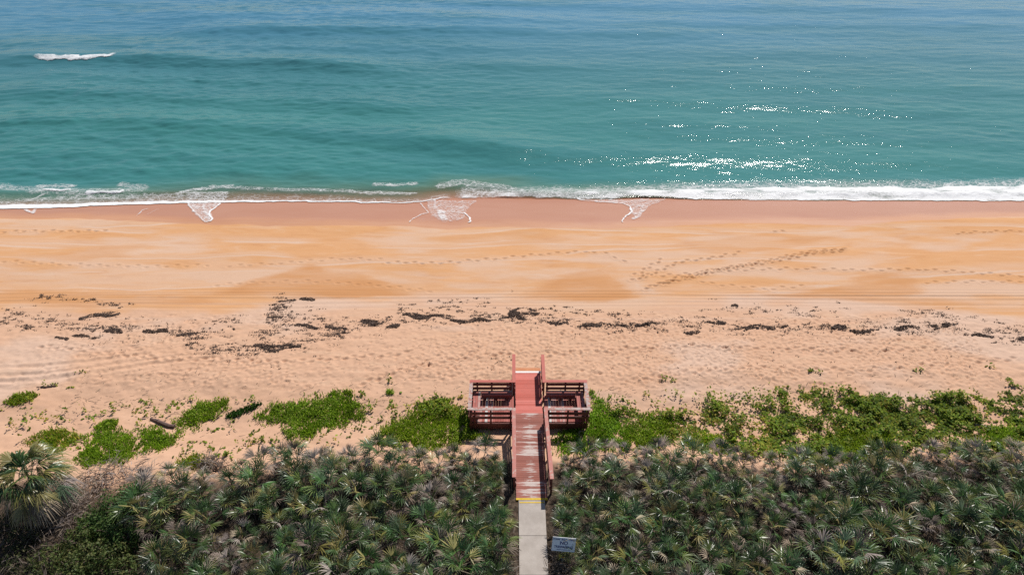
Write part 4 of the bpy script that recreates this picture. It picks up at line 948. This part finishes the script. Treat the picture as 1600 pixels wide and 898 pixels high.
# ------------------------------------------------------------------ seaweed left by the tide
def weed_mesh(r, g, dens):
    """g: (n,2) flake centres"""
    n = len(g); z = H(g[:, 0], g[:, 1]); c = np.column_stack([g, z+r.uniform(.01, .07, n)])
    nn = np.column_stack([r.normal(0, .7, n), r.normal(0, .7, n), np.ones(n)]); nn /= np.linalg.norm(nn, axis=1)[:, None]
    a = np.cross(nn, r.normal(size=(n, 3))); a /= np.linalg.norm(a, axis=1)[:, None]; b = np.cross(nn, a); s = r.uniform(.025, .085, n)[:, None]
    V = np.stack([c-a*s, c+b*s*.35, c+a*s*1.2, c-b*s*.4], 1).reshape(-1, 3); i = np.arange(n)*4; return V, np.column_stack([i, i+1, i+2, i+3])
r5 = np.random.default_rng(61)
CL = [(432, 542, 72, 13, 0, 'thick flat seaweed clump nearest the dune, left of the boardwalk'), (665, 494, 92, 11, 4, 'long thick seaweed clump straight left of the ring shaped one'),
 (735, 501, 62, 7, 0, 'thin seaweed strand joining the long clump to the ring shaped clump'), (800, 497, 40, 9, -3, 'seaweed clump forming the left foot of the ring'), (818, 488, 46, 24, 0, 'ring shaped seaweed clump straight out from the boardwalk'),
 (160, 493, 62, 8, -14, 'slanting seaweed strand high on the left sand'), (98, 528, 22, 6, 0, 'small dark seaweed clump low at the far left'), (135, 526, 46, 7, 0, 'flat seaweed strand between two small ones at the far left'), (178, 518, 30, 9, 6, 'ragged seaweed clump ending the far left low row'),
 (245, 517, 40, 9, 8, 'seaweed clump between the far left row and the scattered middle'), (295, 522, 34, 6, 0, 'thin seaweed streak under the scattered middle bits'), (480, 468, 24, 6, 0, 'small seaweed clump on the wheel tracks left of the boardwalk'),
 (449, 470, 26, 9, -20, 'broken seaweed clump beside the small one on the wheel tracks'), (430, 496, 24, 8, -20, 'slanting seaweed tuft between wheel tracks and flat clump'), (480, 510, 40, 8, 10, 'loose seaweed streak right of the slanting tuft'), (525, 512, 34, 7, 0, 'narrow seaweed streak left of the joined clumps'),
 (548, 519, 30, 6, -8, 'low seaweed streak below the joined clumps'), (582, 503, 36, 10, 0, 'seaweed clump just left of the long thick one'), (614, 509, 22, 8, -20, 'short slanting seaweed tuft under the long thick clump'), (872, 504, 34, 8, 6, 'seaweed clump just right of the ring shaped one'),
 (925, 510, 44, 7, 6, 'thin seaweed strand right of the boardwalk line'), (965, 508, 50, 7, -2, 'seaweed strand with a notch, second right of the ring'), (1012, 507, 44, 8, 0, 'broken seaweed strand midway along the right line'), (1080, 519, 40, 8, 0, 'low seaweed clump below the round dark one'),
 (1116, 503, 34, 11, 4, 'round dark seaweed clump on the right line'), (1190, 512, 84, 9, -3, 'longest seaweed strand on the right line'), (1310, 512, 24, 14, -20, 'blocky upright seaweed clump on the right line'), (1350, 517, 48, 7, 0, 'flat seaweed strand right of the blocky clump'),
 (1414, 513, 46, 8, 0, 'seaweed strand left of the tall right clump'), (1470, 509, 34, 15, 0, 'tall ragged seaweed clump near the right edge'), (1542, 526, 46, 7, 6, 'last seaweed strand before the right edge'), (1595, 529, 14, 8, -30, 'seaweed tuft cut by the right edge'), (1148, 478, 10, 8, 0, 'small seaweed tuft standing alone above the right line')]
def clump_pts(u, v, w, h, ang, k=1.0):
    c = np.array(at(u, v)[:2]); m = .0345*(c[1]*_cp+28.4*_sp)/37*1.0*1.06
    sx = w*m/2; sy = h*m/2*1.3
    n = int(max(30, 800*sx*sy*3.4)*k); p = r5.uniform(-1, 1, (n*2, 2)); 
    px, py = p[:, 0], p[:, 1]
    q = c+np.column_stack([px*sx, py*sy])
    # ragged outline and holes
    e = np.abs(py)-(.25+.85*fbm(q[:, 0]*1.4+u, q[:, 0]*0+v, 300, 3))*np.sqrt(np.clip(1-px*px, 0, 1))*1.15
    ok = (e < 0) & (fbm(q[:, 0]*2.0, q[:, 1]*4.5, 310, 4) > .42)
    if w > 44 and h > 20: ok &= ~((px/.45)**2+((py-.25)/.38)**2 < 1)
    a = R(-ang); P = np.column_stack([px*sx, py*sy])[ok]; mid = .16*np.sin(P[:, 0]*2.6+u)*min(1, sx)
    P[:, 1] += mid
    return c, np.column_stack([P[:, 0]*math.cos(a)-P[:, 1]*math.sin(a), P[:, 0]*math.sin(a)+P[:, 1]*math.cos(a)])+c
for u, v, w, h, ang, label in CL:
    c, P = clump_pts(u, v, w, h, ang); cz = float(H(np.array(c[0]), np.array(c[1]))); V, Q = weed_mesh(r5, P, 1)
    tag(link('seaweed_clump', np_mesh('seaweed_clump', V-np.array([c[0], c[1], cz]), Q, M['weed']), None, (c[0], c[1], cz)), label, 'seaweed', 'seaweed clumps along the tide line')
bits = []
line_l = [(0, 498), (40, 492), (90, 505), (130, 515), (230, 512), (300, 520), (330, 545), (430, 545), (520, 520), (600, 500), (700, 496), (830, 490), (920, 508), (1080, 508), (1200, 512), (1400, 512), (1500, 512), (1600, 530)]
def along(pts, n, sv, su=6, k=(6, 26)):
    n = int(n*1.15)
    P = np.array(pts, float); d = np.r_[0, np.cumsum(np.hypot(*np.diff(P, axis=0).T))]
    for t in r5.uniform(0, d[-1], n):
        u = np.interp(t, d, P[:, 0])+r5.normal(0, su); v = np.interp(t, d, P[:, 1])+r5.normal(0, sv)
        m = int(r5.integers(*k)); c = np.array(at(u, v)[:2]); bits.append(c+r5.normal(0, 1, (m, 2))*np.array([r5.uniform(.05, .26), r5.uniform(.02, .07)]))
along(line_l, 420, 5, 6, (5, 26)); along(line_l, 260, 14, 20, (2, 9))
along([(60, 462), (80, 466), (120, 468)], 14, 2); along([(130, 470), (190, 478), (185, 484), (150, 494), (130, 500)], 30, 2); along([(0, 505), (30, 503), (60, 520)], 16, 4); along([(440, 470), (425, 490), (435, 510), (400, 530)], 50, 6)
along([(430, 480), (480, 500), (540, 520)], 60, 10); along([(330, 505), (370, 498), (350, 515), (290, 535), (300, 545), (380, 548), (440, 545)], 60, 4); along([(620, 480), (720, 475), (800, 470)], 24, 5); along([(870, 483), (940, 490), (1000, 487)], 20, 4)
along([(1100, 490), (1150, 484), (1240, 490), (1320, 485)], 30, 6); along([(1420, 488), (1480, 492), (1560, 503)], 24, 4); along([(800, 500), (860, 485)], 20, 8); along([(1570, 512), (1600, 520)], 8, 4)
along([(760, 572), (790, 560), (812, 560)], 12, 4, 4, (1, 5)); along([(1000, 560), (1200, 570), (1400, 570), (1580, 560)], 40, 14, 20, (1, 4)); along([(100, 560), (400, 580), (700, 570)], 24, 14, 20, (1, 3))
V, Q = weed_mesh(r5, np.concatenate(bits), 1)
V[:, 2] -= .01
tag(link('seaweed_bits', np_mesh('seaweed_bits', V, Q, M['weed'])), 'small dark seaweed scraps strewn along the tide line', 'seaweed', kind='stuff')

# ------------------------------------------------------------------ camera, sun, sky
cam = bpy.data.cameras.new('camera'); cam.sensor_width = 36; cam.lens = 36*FPX/1600; cam.clip_end = 20000; cam.clip_start = .1
co = bpy.data.objects.new('camera', cam); COL.objects.link(co); co.location = (0, 0, CAM_Z); co.rotation_euler = (math.pi/2-PITCH, 0, 0); S.camera = co
sl = bpy.data.lights.new('sun', 'SUN'); sl.energy = 4.6; sl.angle = R(.53); sl.color = (1, .955, .89)
so = bpy.data.objects.new('sun', sl); COL.objects.link(so)
sd = Vector((math.sin(SUN_AZ)*math.cos(SUN_EL), math.cos(SUN_AZ)*math.cos(SUN_EL), math.sin(SUN_EL)))
so.rotation_euler = (-sd).to_track_quat('-Z', 'Y').to_euler(); so.location = (0, 60, 60)
w = bpy.data.worlds.new('World'); S.world = w; w.use_nodes = True; nt = w.node_tree; nt.nodes.clear()
sky = nt.nodes.new('ShaderNodeTexSky'); sky.sky_type = 'NISHITA'; sky.sun_disc = False; sky.sun_elevation = SUN_EL; sky.sun_rotation = SUN_AZ; sky.dust_density = .6; sky.ozone_density = 1.2
bg = nt.nodes.new('ShaderNodeBackground'); bg.inputs[1].default_value = .070; ow = nt.nodes.new('ShaderNodeOutputWorld')
nt.links.new(sky.outputs[0], bg.inputs[0]); nt.links.new(bg.outputs[0], ow.inputs[0])
S.view_settings.view_transform = 'Standard'; S.view_settings.look = 'None'; S.view_settings.gamma = 1; S.view_settings.use_curve_mapping = False; S.view_settings.exposure = 0.13
S.render.engine = 'CYCLES'; S.cycles.use_denoising = False; S.cycles.use_adaptive_sampling = False; S.cycles.max_bounces = 6; S.cycles.diffuse_bounces = 2; S.cycles.glossy_bounces = 2; S.cycles.transparent_max_bounces = 10
